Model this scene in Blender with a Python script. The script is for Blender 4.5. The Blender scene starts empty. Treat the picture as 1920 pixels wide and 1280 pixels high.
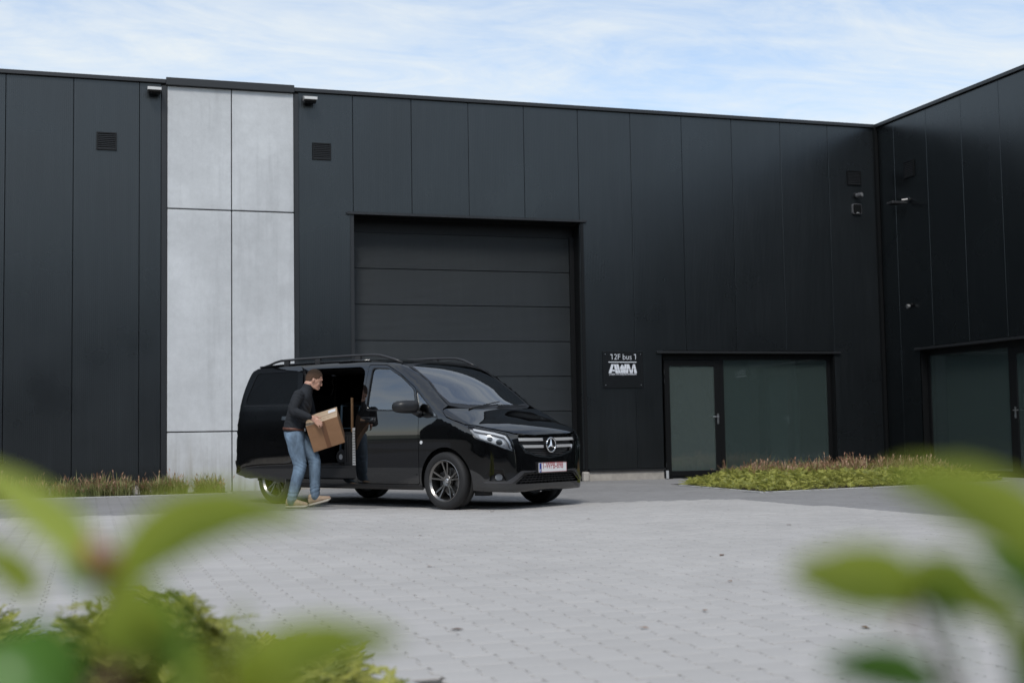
import bpy, bmesh, math, random
import numpy as np
from mathutils import Vector, Matrix
from mathutils.geometry import delaunay_2d_cdt

random.seed(11)
RNG = np.random.default_rng(11)
SC = bpy.context.scene
COL = SC.collection

# ---------------------------------------------------------------- camera
YAW, PIT, ROL, CAM_H = .3098, .06996, -.016654, .8924
def cam_axes():
    f = Vector((math.sin(YAW) * math.cos(PIT), math.cos(YAW) * math.cos(PIT), math.sin(PIT)))
    r = Vector((math.cos(YAW), -math.sin(YAW), 0)); u = r.cross(f)
    c, s = math.cos(ROL), math.sin(ROL)
    return c * r + s * u, -s * r + c * u, f
CR, CU, CF = cam_axes()
cam = bpy.data.cameras.new('camera'); cam_o = bpy.data.objects.new('camera', cam); COL.objects.link(cam_o)
cam_o.matrix_world = Matrix(((CR.x, CU.x, -CF.x, 0), (CR.y, CU.y, -CF.y, 0), (CR.z, CU.z, -CF.z, CAM_H), (0, 0, 0, 1)))
cam.sensor_width = 36; cam.sensor_fit = 'HORIZONTAL'; cam.lens = 46.31
cam.clip_start = .02; cam.clip_end = 3000
cam.dof.use_dof = True; cam.dof.focus_distance = 14.5; cam.dof.aperture_fstop = 2.5; cam.dof.aperture_blades = 9
SC.camera = cam_o

# ---------------------------------------------------------------- sky, sun, exposure
TO_SUN = Vector((-.28, -.62, .73)).normalized()
SUN_EL = math.asin(TO_SUN.z); SUN_ROT = math.atan2(TO_SUN.x, TO_SUN.y)
W = bpy.data.worlds.new('World'); SC.world = W; W.use_nodes = True
def world_nodes():
    nt = W.node_tree; nt.nodes.clear(); N = nt.nodes.new; L = nt.links.new
    out = N('ShaderNodeOutputWorld'); bg = N('ShaderNodeBackground'); bg.inputs['Strength'].default_value = .15
    L(bg.outputs[0], out.inputs[0])
    sky = N('ShaderNodeTexSky'); sky.sky_type = 'NISHITA'; sky.sun_disc = False
    sky.sun_elevation = SUN_EL; sky.sun_rotation = SUN_ROT; sky.air_density = 1.0; sky.dust_density = .7; sky.ozone_density = 1.2
    tc = N('ShaderNodeTexCoord'); sep = N('ShaderNodeSeparateXYZ'); L(tc.outputs['Generated'], sep.inputs[0])
    zz = N('ShaderNodeMath'); zz.operation = 'MAXIMUM'; zz.inputs[1].default_value = 0; L(sep.outputs[2], zz.inputs[0])
    za = N('ShaderNodeMath'); za.operation = 'ADD'; za.inputs[1].default_value = .09; L(zz.outputs[0], za.inputs[0])
    dx = N('ShaderNodeMath'); dx.operation = 'DIVIDE'; L(sep.outputs[0], dx.inputs[0]); L(za.outputs[0], dx.inputs[1])
    dy = N('ShaderNodeMath'); dy.operation = 'DIVIDE'; L(sep.outputs[1], dy.inputs[0]); L(za.outputs[0], dy.inputs[1])
    cmb = N('ShaderNodeCombineXYZ'); L(dx.outputs[0], cmb.inputs[0]); L(dy.outputs[0], cmb.inputs[1])
    mp = N('ShaderNodeMapping'); mp.inputs['Rotation'].default_value = (0, 0, math.radians(-28)); mp.inputs['Scale'].default_value = (.55, 1.1, 1)
    L(cmb.outputs[0], mp.inputs[0])
    n1 = N('ShaderNodeTexNoise'); n1.inputs['Scale'].default_value = .9; n1.inputs['Detail'].default_value = 9; n1.inputs['Roughness'].default_value = .62; n1.inputs['Distortion'].default_value = .8
    n2 = N('ShaderNodeTexNoise'); n2.inputs['Scale'].default_value = 4.6; n2.inputs['Detail'].default_value = 8; n2.inputs['Roughness'].default_value = .7; n2.inputs['Distortion'].default_value = 1.2
    L(mp.outputs[0], n1.inputs['Vector']); L(mp.outputs[0], n2.inputs['Vector'])
    ad = N('ShaderNodeMath'); ad.operation = 'MULTIPLY_ADD'; ad.inputs[1].default_value = .45; L(n2.outputs[0], ad.inputs[0]); L(n1.outputs[0], ad.inputs[2])
    rp = N('ShaderNodeValToRGB'); rp.color_ramp.elements[0].position = .56; rp.color_ramp.elements[1].position = .94
    rp.color_ramp.elements[0].color = (.12, .12, .12, 1); rp.color_ramp.elements[1].color = (1, 1, 1, 1)
    L(ad.outputs[0], rp.inputs[0])
    # thicker veil towards the horizon, all the way round
    vz = N('ShaderNodeMapRange'); vz.inputs['From Min'].default_value = 0; vz.inputs['From Max'].default_value = .42; vz.inputs['To Min'].default_value = .66; vz.inputs['To Max'].default_value = 0
    L(zz.outputs[0], vz.inputs['Value'])
    mxm = N('ShaderNodeMath'); mxm.operation = 'MAXIMUM'; L(rp.outputs[0], mxm.inputs[0]); L(vz.outputs[0], mxm.inputs[1])
    mix = N('ShaderNodeMix'); mix.data_type = 'RGBA'; mix.inputs['B'].default_value = (4.70, 4.92, 4.92, 1)
    L(mxm.outputs[0], mix.inputs['Factor']); L(sky.outputs[0], mix.inputs['A']); L(mix.outputs['Result'], bg.inputs[0])
world_nodes()
sun = bpy.data.lights.new('sun', 'SUN'); sun.energy = 1.5; sun.angle = math.radians(14); sun.color = (1, .965, .91)
sun_o = bpy.data.objects.new('sun', sun); COL.objects.link(sun_o); sun_o.rotation_euler = TO_SUN.to_track_quat('Z', 'Y').to_euler(); sun_o.location = (0, 0, 30)
VS = SC.view_settings; VS.view_transform = 'Standard'; VS.look = 'None'; VS.exposure = 0.32; VS.gamma = 1.0; VS.use_curve_mapping = False
SC.cycles.max_bounces = 8; SC.cycles.transparent_max_bounces = 12; SC.cycles.use_denoising = True
SC.cycles.caustics_reflective = False; SC.cycles.caustics_refractive = False

# ---------------------------------------------------------------- helpers
MATS = {}
def mat(name, base, rough=.5, metal=0., spec=.5, coat=0., var=0., vscale=3., bump=0., bscale=60., vmap=None, island=0., coatr=.03, ior=None):
    if name in MATS: return MATS[name]
    m = bpy.data.materials.new(name); m.use_nodes = True; nt = m.node_tree; N = nt.nodes.new; L = nt.links.new
    b = nt.nodes['Principled BSDF']; b.inputs['Base Color'].default_value = (*base, 1); b.inputs['Roughness'].default_value = rough
    b.inputs['Metallic'].default_value = metal; b.inputs['Specular IOR Level'].default_value = spec
    b.inputs['Coat Weight'].default_value = coat; b.inputs['Coat Roughness'].default_value = coatr
    if ior: b.inputs['IOR'].default_value = ior
    tc = N('ShaderNodeTexCoord'); src = tc.outputs['Object']
    if vmap:
        mp = N('ShaderNodeMapping'); mp.inputs['Scale'].default_value = vmap; L(src, mp.inputs[0]); src = mp.outputs[0]
    if var or island:
        mixn = N('ShaderNodeMix'); mixn.data_type = 'RGBA'; mixn.blend_type = 'MULTIPLY'; mixn.inputs['Factor'].default_value = 1
        mixn.inputs['A'].default_value = (*base, 1)
        val = None
        if var:
            n = N('ShaderNodeTexNoise'); n.inputs['Scale'].default_value = vscale; n.inputs['Detail'].default_value = 7; n.inputs['Roughness'].default_value = .6; L(src, n.inputs['Vector'])
            mr = N('ShaderNodeMapRange'); mr.inputs['From Min'].default_value = .3; mr.inputs['From Max'].default_value = .7; mr.inputs['To Min'].default_value = 1 - var; mr.inputs['To Max'].default_value = 1 + var
            L(n.outputs[0], mr.inputs['Value']); val = mr.outputs[0]
        if island:
            g = N('ShaderNodeNewGeometry'); oi = N('ShaderNodeObjectInfo')
            s = N('ShaderNodeMath'); s.operation = 'ADD'; L(g.outputs['Random Per Island'], s.inputs[0]); L(oi.outputs['Random'], s.inputs[1])
            fr = N('ShaderNodeMath'); fr.operation = 'FRACT'; L(s.outputs[0], fr.inputs[0])
            mr2 = N('ShaderNodeMapRange'); mr2.inputs['To Min'].default_value = 1 - island; mr2.inputs['To Max'].default_value = 1 + island; L(fr.outputs[0], mr2.inputs['Value'])
            if val is not None:
                mu = N('ShaderNodeMath'); mu.operation = 'MULTIPLY'; L(val, mu.inputs[0]); L(mr2.outputs[0], mu.inputs[1]); val = mu.outputs[0]
            else: val = mr2.outputs[0]
        L(val, mixn.inputs['B']); L(mixn.outputs['Result'], b.inputs['Base Color'])
    if bump:
        n = N('ShaderNodeTexNoise'); n.inputs['Scale'].default_value = bscale; n.inputs['Detail'].default_value = 5; L(tc.outputs['Object'], n.inputs['Vector'])
        bp = N('ShaderNodeBump'); bp.inputs['Strength'].default_value = bump; bp.inputs['Distance'].default_value = .004; L(n.outputs[0], bp.inputs['Height']); L(bp.outputs[0], b.inputs['Normal'])
    MATS[name] = m; return m

def glass_mat(name, tint, ior=1.5, rough=0.0, brighten=None, amount=0.):
    if name in MATS: return MATS[name]
    m = bpy.data.materials.new(name); m.use_nodes = True; nt = m.node_tree; nt.nodes.clear(); N = nt.nodes.new; L = nt.links.new
    out = N('ShaderNodeOutputMaterial'); mx = N('ShaderNodeMixShader'); tr = N('ShaderNodeBsdfTransparent'); gl = N('ShaderNodeBsdfGlossy'); fr = N('ShaderNodeFresnel')
    tr.inputs[0].default_value = (*tint, 1); gl.inputs['Roughness'].default_value = rough; gl.inputs['Color'].default_value = (1, 1, 1, 1); fr.inputs['IOR'].default_value = ior
    L(fr.outputs[0], mx.inputs[0]); L(tr.outputs[0], mx.inputs[1]); L(gl.outputs[0], mx.inputs[2]); L(mx.outputs[0], out.inputs[0])
    if brighten:        # diffuse layer added to brighten the pane in place of room light
        df = N('ShaderNodeBsdfDiffuse'); df.inputs[0].default_value = (*brighten, 1); m2 = N('ShaderNodeMixShader'); m2.inputs[0].default_value = amount
        L(tr.outputs[0], m2.inputs[1]); L(df.outputs[0], m2.inputs[2]); L(m2.outputs[0], mx.inputs[1])
    MATS[name] = m; return m

def leaf_mat(name, c1, c2, trans=.35, rough=.45, scale=4.):
    if name in MATS: return MATS[name]
    m = bpy.data.materials.new(name); m.use_nodes = True; nt = m.node_tree; N = nt.nodes.new; L = nt.links.new
    b = nt.nodes['Principled BSDF']; out = nt.nodes['Material Output']; b.inputs['Roughness'].default_value = rough
    g = N('ShaderNodeNewGeometry'); tc = N('ShaderNodeTexCoord'); n = N('ShaderNodeTexNoise'); n.inputs['Scale'].default_value = scale; L(tc.outputs['Object'], n.inputs['Vector'])
    ad = N('ShaderNodeMath'); ad.operation = 'MULTIPLY_ADD'; ad.inputs[1].default_value = .5; ad.inputs[2].default_value = 0; L(g.outputs['Random Per Island'], ad.inputs[0])
    a2 = N('ShaderNodeMath'); a2.operation = 'MULTIPLY_ADD'; a2.inputs[1].default_value = .7; L(n.outputs[0], a2.inputs[0]); L(ad.outputs[0], a2.inputs[2])
    mx = N('ShaderNodeMix'); mx.data_type = 'RGBA'; mx.inputs['A'].default_value = (*c1, 1); mx.inputs['B'].default_value = (*c2, 1); L(a2.outputs[0], mx.inputs['Factor'])
    L(mx.outputs['Result'], b.inputs['Base Color'])
    t = N('ShaderNodeBsdfTranslucent'); L(mx.outputs['Result'], t.inputs[0]); ms = N('ShaderNodeMixShader'); ms.inputs[0].default_value = trans
    L(b.outputs[0], ms.inputs[1]); L(t.outputs[0], ms.inputs[2]); L(ms.outputs[0], out.inputs[0])
    MATS[name] = m; return m

WM = {}     # world matrices of the roots
def tag(o, label=None, cat=None, group=None, kind=None):
    if label: o['label'] = label
    if cat: o['category'] = cat
    if group: o['group'] = group
    if kind: o['kind'] = kind
    return o
def thing(name, label, cat, loc=(0, 0, 0), rotz=0., group=None, parent=None):
    o = bpy.data.objects.new(name, None); COL.objects.link(o); o.location = loc; o.rotation_euler = (0, 0, rotz); o.empty_display_size = .1
    WM[o] = Matrix.Translation(loc) @ Matrix.Rotation(rotz, 4, 'Z')
    if parent is not None: o.parent = parent
    return tag(o, label, cat, group)
def link(name, me, parent=None, local=False):
    o = bpy.data.objects.new(name, me); COL.objects.link(o)
    if parent is not None:
        o.parent = parent
        if not local and parent in WM: o.matrix_parent_inverse = WM[parent].inverted()
    return o
def mesh(name, V, F, m, parent=None, local=False, smooth=False, mi=None):
    me = bpy.data.meshes.new(name); me.from_pydata([tuple(v) for v in V], [], [tuple(f) for f in F])
    for mm in (m if isinstance(m, (list, tuple)) else [m]): me.materials.append(mm)
    if mi is not None: me.polygons.foreach_set('material_index', mi)
    if smooth: me.polygons.foreach_set('use_smooth', [True] * len(me.polygons))
    me.update()
    return link(name, me, parent, local)
BOXF = [(0, 3, 2, 1), (4, 5, 6, 7), (0, 1, 5, 4), (1, 2, 6, 5), (2, 3, 7, 6), (3, 0, 4, 7)]
def bxv(x0, x1, y0, y1, z0, z1):
    x0, x1 = min(x0, x1), max(x0, x1); y0, y1 = min(y0, y1), max(y0, y1); z0, z1 = min(z0, z1), max(z0, z1)
    return [(x0, y0, z0), (x1, y0, z0), (x1, y1, z0), (x0, y1, z0), (x0, y0, z1), (x1, y0, z1), (x1, y1, z1), (x0, y1, z1)]
class MB:
    def __init__(s): s.V = []; s.F = []; s.M = []
    def add(s, V, F, mi=0):
        b = len(s.V); s.V += [tuple(v) for v in V]; s.F += [tuple(i + b for i in f) for f in F]; s.M += [mi] * len(F); return s
    def box(s, *a, mi=0): return s.add(bxv(*a), BOXF, mi)
    def tube(s, pts, rad, n=8, mi=0, caps=True):
        pts = [Vector(p) for p in pts]; rad = rad if isinstance(rad, (list, tuple)) else [rad] * len(pts)
        b = len(s.V); up = Vector((0, 0, 1)); prev = None
        for i, p in enumerate(pts):
            d = (pts[min(i + 1, len(pts) - 1)] - pts[max(i - 1, 0)]).normalized()
            if prev is None: a = d.cross(up if abs(d.z) < .9 else Vector((1, 0, 0))).normalized()
            else: a = (prev - d * prev.dot(d)).normalized()
            prev = a; c = d.cross(a)
            for k in range(n):
                t = 2 * math.pi * k / n; s.V.append(tuple(p + (a * math.cos(t) + c * math.sin(t)) * rad[i]))
        for i in range(len(pts) - 1):
            for k in range(n):
                s.F.append((b + i * n + k, b + i * n + (k + 1) % n, b + (i + 1) * n + (k + 1) % n, b + (i + 1) * n + k)); s.M.append(mi)
        if caps:
            s.F.append(tuple(b + k for k in reversed(range(n)))); s.F.append(tuple(b + (len(pts) - 1) * n + k for k in range(n))); s.M += [mi, mi]
        return s
    def lathe(s, prof, n, T=None, mi=0, close=False):
        b = len(s.V); T = T or Matrix.Identity(4); m = len(prof)
        for k in range(n):
            t = 2 * math.pi * k / n
            for (r, y) in prof: s.V.append(tuple(T @ Vector((r * math.cos(t), y, r * math.sin(t)))))
        for k in range(n):
            for i in range(m if close else m - 1):
                i2 = (i + 1) % m
                s.F.append((b + k * m + i, b + k * m + i2, b + ((k + 1) % n) * m + i2, b + ((k + 1) % n) * m + i)); s.M.append(mi)
        return s
    def build(s, name, m, parent=None, local=False, smooth=False):
        return mesh(name, s.V, s.F, m, parent, local, smooth, s.M)
def bevel(o, w=.004, seg=2, ang=35):
    b = o.modifiers.new('bevel', 'BEVEL'); b.width = w; b.segments = seg; b.limit_method = 'ANGLE'; b.angle_limit = math.radians(ang); b.harden_normals = False
    return o
def prism(poly, d0, d1, tf):
    """polygon (s,z) extruded over depth d0..d1, tf maps (s,d,z) to world"""
    n = len(poly); V = [tf(s, d0, z) for s, z in poly] + [tf(s, d1, z) for s, z in poly]
    F = [tuple(range(n)), tuple(reversed(range(n, 2 * n)))] + [(i + n, (i + 1) % n + n, (i + 1) % n, i) for i in range(n)]
    return V, F
def fix_normals(o):
    bm = bmesh.new(); bm.from_mesh(o.data); bmesh.ops.recalc_face_normals(bm, faces=bm.faces); bm.to_mesh(o.data); bm.free(); return o
def text_mesh(name, body, size, m, M, parent=None, align='CENTER', extrude=.0008, xscale=1., offset=0., local=False):
    cu = bpy.data.curves.new(name, 'FONT'); cu.body = body; cu.size = size; cu.align_x = align; cu.align_y = 'BOTTOM_BASELINE' if False else 'BOTTOM'
    cu.extrude = extrude; cu.offset = offset; cu.resolution_u = 4
    to = bpy.data.objects.new(name + '_src', cu); COL.objects.link(to)
    dg = bpy.context.evaluated_depsgraph_get(); me = bpy.data.meshes.new_from_object(to.evaluated_get(dg))
    bpy.data.objects.remove(to); me.transform(M @ Matrix.Diagonal((xscale, 1, 1, 1))); me.materials.clear(); me.materials.append(m); me.name = name
    return link(name, me, parent, local)
def pip(poly, P):
    poly = np.asarray(poly, float); A = poly; B = np.roll(poly, -1, 0); x, y = P[:, 0:1], P[:, 1:2]
    c = (A[:, 1] > y) != (B[:, 1] > y); dy = np.where(np.abs(B[:, 1] - A[:, 1]) < 1e-12, 1e-12, B[:, 1] - A[:, 1])
    return ((c & (x < (B[:, 0] - A[:, 0]) * (y - A[:, 1]) / dy + A[:, 0])).sum(1) % 2) == 1
# ---------------------------------------------------------------- van body surface (numpy)
def crom(pts, n=6, closed=False):
    P = np.array(pts, float); N = len(P); out = []
    rng_i = range(N) if closed else range(N - 1)
    for i in rng_i:
        p1, p2 = P[i], P[(i + 1) % N]
        p0 = P[(i - 1) % N] if (closed or i > 0) else 2 * p1 - p2
        p3 = P[(i + 2) % N] if (closed or i < N - 2) else 2 * p2 - p1
        d = [max(np.linalg.norm(q - p), 1e-6) ** .5 for p, q in ((p0, p1), (p1, p2), (p2, p3))]
        t1 = (p1 - p0) / d[0] - (p2 - p0) / (d[0] + d[1]) + (p2 - p1) / d[1]
        t2 = (p2 - p1) / d[1] - (p3 - p1) / (d[1] + d[2]) + (p3 - p2) / d[2]
        t1 *= d[1]; t2 *= d[1]
        for k in range(n):
            t = k / n
            out.append(p1 * (2*t**3 - 3*t**2 + 1) + t1 * (t**3 - 2*t**2 + t) + p2 * (-2*t**3 + 3*t**2) + t2 * (t**3 - t**2))
    if not closed: out.append(P[-1])
    return np.array(out)

def sdpoly(poly, x, y):
    A = poly; B = np.roll(poly, -1, 0); E = B - A
    px = x[:, None] - A[:, 0]; py = y[:, None] - A[:, 1]
    t = np.clip((px * E[:, 0] + py * E[:, 1]) / (E ** 2).sum(1), 0, 1)
    d2 = (px - t * E[:, 0]) ** 2 + (py - t * E[:, 1]) ** 2
    c = (A[:, 1] > y[:, None]) != (B[:, 1] > y[:, None])
    dy = np.where(np.abs(E[:, 1]) < 1e-12, 1e-12, E[:, 1])
    xi = E[:, 0] * py / dy + A[:, 0]
    ins = ((c & (x[:, None] < xi)).sum(1) % 2) == 1
    d = np.sqrt(d2.min(1))
    return np.where(ins, -d, d)

SIDE_PROF = crom([(.80, .20), (.865, .24), (.893, .33), (.900, .45), (.894, .58), (.880, .72), (.852, .85), (.800, .925),
                  (.68, .995), (.45, 1.080), (.22, 1.150), (.09, 1.205), (-.02, 1.288), (-.20, 1.418), (-.39, 1.556), (-.60, 1.690), (-.77, 1.775), (-.95, 1.830),
                  (-1.35, 1.888), (-1.9, 1.922), (-2.6, 1.942), (-3.2, 1.940), (-3.6, 1.926), (-3.84, 1.905), (-3.93, 1.85), (-4.03, 1.62),
                  (-4.13, 1.22), (-4.185, .90), (-4.205, .62), (-4.20, .45), (-4.14, .34), (-3.9, .24), (-2, .22), (.5, .19)], 5, True)
PLAN_H = [(-4.22, 0), (-4.215, .5), (-4.18, .80), (-4.10, .905), (-3.9, .955), (-3.0, .965), (-1.5, .966), (-.3, .965), (.15, .958), (.38, .935),
          (.55, .890), (.68, .815), (.775, .70), (.84, .55), (.88, .35), (.90, 0)]
_p = crom(PLAN_H, 6); PLAN = np.vstack([_p, (_p * [1, -1])[::-1][1:-1]])
CROSS_H = [(0, .18), (.80, .19), (.90, .23), (.935, .32), (.951, .46), (.956, .60), (.960, .74), (.966, .88), (.964, .97), (.948, 1.07), (.928, 1.17), (.905, 1.30),
           (.872, 1.46), (.836, 1.62), (.804, 1.745), (.776, 1.825), (.73, 1.878), (.62, 1.912), (.40, 1.932), (0, 1.945)]
_p = crom(CROSS_H, 6); CROSS = np.vstack([_p, (_p * [-1, 1])[::-1][1:-1]])

def sstep(a, b, x):
    t = np.clip((x - a) / (b - a), 0, 1); return t * t * (3 - 2 * t)
def smax(a, b, k):
    return np.maximum(a, b) + .25 * k * np.maximum(0, 1 - np.abs(a - b) / k) ** 2
def vf(a, b, h):
    a, b, h = (np.asarray(v, float).ravel() for v in (a, b, h)); b = np.abs(b)
    w = sstep(-.05, .4, a)
    hs = h + .13 * w * b ** 2
    q = sstep(-2.3, -1.2, a) * sstep(.95, 1.25, h + .0 * a) * (1 - sstep(.3, .7, a))
    as_ = a + .20 * q * b ** 2 - .05 * (1 - sstep(-4, -3, a)) * b ** 2
    s = sdpoly(SIDE_PROF, as_, hs); p = sdpoly(PLAN, a, b); c = sdpoly(CROSS, b, h)
    return smax(smax(s, p, .10), c, .07)
def vgrad(P):
    e = 2.2e-2; a, b, h = P[:, 0], P[:, 1], P[:, 2]
    g = np.stack([vf(a + e, b, h) - vf(a - e, b, h), vf(a, b + e, h) - vf(a, b - e, h), vf(a, b, h + e) - vf(a, b, h - e)], 1)
    return g / np.maximum(np.linalg.norm(g, axis=1, keepdims=True), 1e-9)
def cast(O, D, t0, t1):
    lo = np.full(len(O), t0, float); hi = np.full(len(O), t1, float)
    for _ in range(17):
        m = (lo + hi) / 2; P = O + D * m[:, None]
        ins = vf(P[:, 0], P[:, 1], P[:, 2]) < 0
        lo = np.where(ins, m, lo); hi = np.where(ins, hi, m)
    return O + D * ((lo + hi) / 2)[:, None]
WS = .9      # metres per radian in the wrap views
def vmap(view, uv):
    uv = np.asarray(uv, float); u, v = uv[:, 0], uv[:, 1]; z = np.zeros(len(uv)); o = np.ones(len(uv))
    if view == 'side':  return cast(np.stack([u, z, v], 1), np.stack([z, o, z], 1), 0, 1.2)
    if view == 'top':   return cast(np.stack([u, v, z + .75], 1), np.stack([z, z, o], 1), 0, 1.4)
    if view == 'front': return cast(np.stack([z, z, v], 1), np.stack([np.cos(u / WS), np.sin(u / WS), z], 1), 0, 1.4)
    if view == 'rear':  return cast(np.stack([z - 3.2, z, v], 1), np.stack([-np.cos(u / WS), np.sin(u / WS), z], 1), 0, 1.4)
def sidept(a, h): return vmap('side', [(a, h)])[0]
def to_front(P): return (math.atan2(P[1], P[0]) * WS, P[2])
# ---------------------------------------------------------------- building materials
def clad_mat(name, base, rough, axis, ribs=True, period=.031, strength=.25):
    m = mat(name, base, rough, spec=.75); nt = m.node_tree; N = nt.nodes.new; L = nt.links.new; b = nt.nodes['Principled BSDF']; b.inputs['Specular Tint'].default_value = (.90, .97, 1., 1)
    tc = N('ShaderNodeTexCoord'); 
    n = N('ShaderNodeTexNoise'); n.inputs['Scale'].default_value = .7; n.inputs['Detail'].default_value = 6; L(tc.outputs['Object'], n.inputs['Vector'])
    mr = N('ShaderNodeMapRange'); mr.inputs['From Min'].default_value = .3; mr.inputs['From Max'].default_value = .7; mr.inputs['To Min'].default_value = rough - .05; mr.inputs['To Max'].default_value = rough + .05
    L(n.outputs[0], mr.inputs['Value']); L(mr.outputs[0], b.inputs['Roughness'])
    # faint dust runs
    mp = N('ShaderNodeMapping'); mp.inputs['Scale'].default_value = (9, 9, .5); L(tc.outputs['Object'], mp.inputs[0])
    n2 = N('ShaderNodeTexNoise'); n2.inputs['Scale'].default_value = 1.4; n2.inputs['Detail'].default_value = 5; L(mp.outputs[0], n2.inputs['Vector'])
    mr2 = N('ShaderNodeMapRange'); mr2.inputs['From Min'].default_value = .45; mr2.inputs['From Max'].default_value = .8; mr2.inputs['To Min'].default_value = 0; mr2.inputs['To Max'].default_value = .35; L(n2.outputs[0], mr2.inputs['Value'])
    mx = N('ShaderNodeMix'); mx.data_type = 'RGBA'; mx.inputs['A'].default_value = (*base, 1); mx.inputs['B'].default_value = (*[c * 1.9 + .004 for c in base], 1); L(mr2.outputs[0], mx.inputs['Factor'])
    oi = N('ShaderNodeObjectInfo'); mo = N('ShaderNodeMapRange'); mo.inputs['To Min'].default_value = .84; mo.inputs['To Max'].default_value = 1.18; L(oi.outputs['Random'], mo.inputs['Value'])
    mm = N('ShaderNodeMix'); mm.data_type = 'RGBA'; mm.blend_type = 'MULTIPLY'; mm.inputs['Factor'].default_value = 1; L(mx.outputs['Result'], mm.inputs['A']); L(mo.outputs[0], mm.inputs['B']); L(mm.outputs['Result'], b.inputs['Base Color'])
    if ribs:
        sp = N('ShaderNodeSeparateXYZ'); L(tc.outputs['Object'], sp.inputs[0])
        mu = N('ShaderNodeMath'); mu.operation = 'MULTIPLY'; mu.inputs[1].default_value = 2 * math.pi / period; L(sp.outputs[axis], mu.inputs[0])
        si = N('ShaderNodeMath'); si.operation = 'SINE'; L(mu.outputs[0], si.inputs[0])
        bp = N('ShaderNodeBump'); bp.inputs['Strength'].default_value = strength; bp.inputs['Distance'].default_value = .0016 if axis != 2 else .0028; L(si.outputs[0], bp.inputs['Height']); L(bp.outputs[0], b.inputs['Normal'])
    return m
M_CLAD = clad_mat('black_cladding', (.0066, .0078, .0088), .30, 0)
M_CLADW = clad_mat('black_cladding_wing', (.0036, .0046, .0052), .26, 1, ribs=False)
M_TRIM = mat('black_trim', (.017, .0185, .0205), .40, var=.12, vscale=2)
M_FRAME = mat('black_frame', (.0035, .004, .0045), .5, spec=.3)
M_DOORS = clad_mat('garage_section', (.0125, .0145, .0160), .34, 2, period=.0205, strength=1.0)
M_BACK = mat('joint_black', (.006, .006, .007), .8)
M_PLINTH = mat('plinth_concrete', (.40, .37, .33), .85, var=.2, vscale=5, bump=.4)
M_ROOM = mat('room_plaster', (.84, .86, .85), .8, var=.05, vscale=1)
M_ROOMF = mat('room_floor', (.16, .165, .16), .5)
M_ALU = mat('brushed_aluminium', (.55, .56, .57), .35, metal=1)
M_GALV = mat('light_grey_metal', (.48, .49, .50), .5)
M_GLASS = glass_mat('window_glass', (.66, .76, .74), 2.0, brighten=(.095, .135, .128), amount=.38)
M_GLASSW = glass_mat('wing_glass', (.66, .76, .74), 1.8, brighten=(.125, .180, .172), amount=.26)
M_DOORGL = glass_mat('door_glass', (.80, .86, .84), 2.0, .0, brighten=(.130, .168, .158), amount=.50)
def concrete_mat():
    m = mat('precast_concrete', (.47, .48, .485), .8); nt = m.node_tree; N = nt.nodes.new; L = nt.links.new; b = nt.nodes['Principled BSDF']
    tc = N('ShaderNodeTexCoord')
    def noise(sc, det, vec, rough=.6):
        n = N('ShaderNodeTexNoise'); n.inputs['Scale'].default_value = sc; n.inputs['Detail'].default_value = det; n.inputs['Roughness'].default_value = rough; L(vec, n.inputs['Vector']); return n.outputs[0]
    def rng(v, a, bb, c, d):
        r = N('ShaderNodeMapRange'); r.inputs['From Min'].default_value = a; r.inputs['From Max'].default_value = bb; r.inputs['To Min'].default_value = c; r.inputs['To Max'].default_value = d; L(v, r.inputs['Value']); return r.outputs[0]
    def mul(a, bb):
        x = N('ShaderNodeMath'); x.operation = 'MULTIPLY'; L(a, x.inputs[0]); L(bb, x.inputs[1]); return x.outputs[0]
    O = tc.outputs['Object']
    a = rng(noise(.9, 8, O), .3, .7, .83, 1.08); c = rng(noise(7, 9, O, .75), .3, .7, .92, 1.06); fine = rng(noise(70, 3, O), .3, .7, .96, 1.04)
    mp = N('ShaderNodeMapping'); mp.inputs['Scale'].default_value = (6, 6, .35); L(O, mp.inputs[0]); s = rng(noise(1.2, 6, mp.outputs[0]), .5, .78, 1, .86)
    oi = N('ShaderNodeObjectInfo'); pr = rng(oi.outputs['Random'], 0, 1, .96, 1.03)
    v = mul(mul(mul(a, c), mul(fine, s)), pr)
    mx = N('ShaderNodeMix'); mx.data_type = 'RGBA'; mx.blend_type = 'MULTIPLY'; mx.inputs['Factor'].default_value = 1; mx.inputs['A'].default_value = (.585, .60, .61, 1); L(v, mx.inputs['B'])
    # brownish weathering near the ground joint, in patches
    sp = N('ShaderNodeSeparateXYZ'); L(O, sp.inputs[0]); low = rng(sp.outputs[2], .0, 1.1, 1, 0)
    pat = rng(noise(2.6, 7, mp.outputs[0]), .42, .7, 0, .75); lm = mul(low, pat)
    m2 = N('ShaderNodeMix'); m2.data_type = 'RGBA'; m2.inputs['B'].default_value = (.33, .31, .265, 1); L(lm, m2.inputs['Factor']); L(mx.outputs['Result'], m2.inputs['A']); L(m2.outputs['Result'], b.inputs['Base Color'])
    bp = N('ShaderNodeBump'); bp.inputs['Strength'].default_value = .25; bp.inputs['Distance'].default_value = .003; L(noise(30, 6, O), bp.inputs['Height']); L(bp.outputs[0], b.inputs['Normal'])
    return m
M_CONC = concrete_mat()

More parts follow.
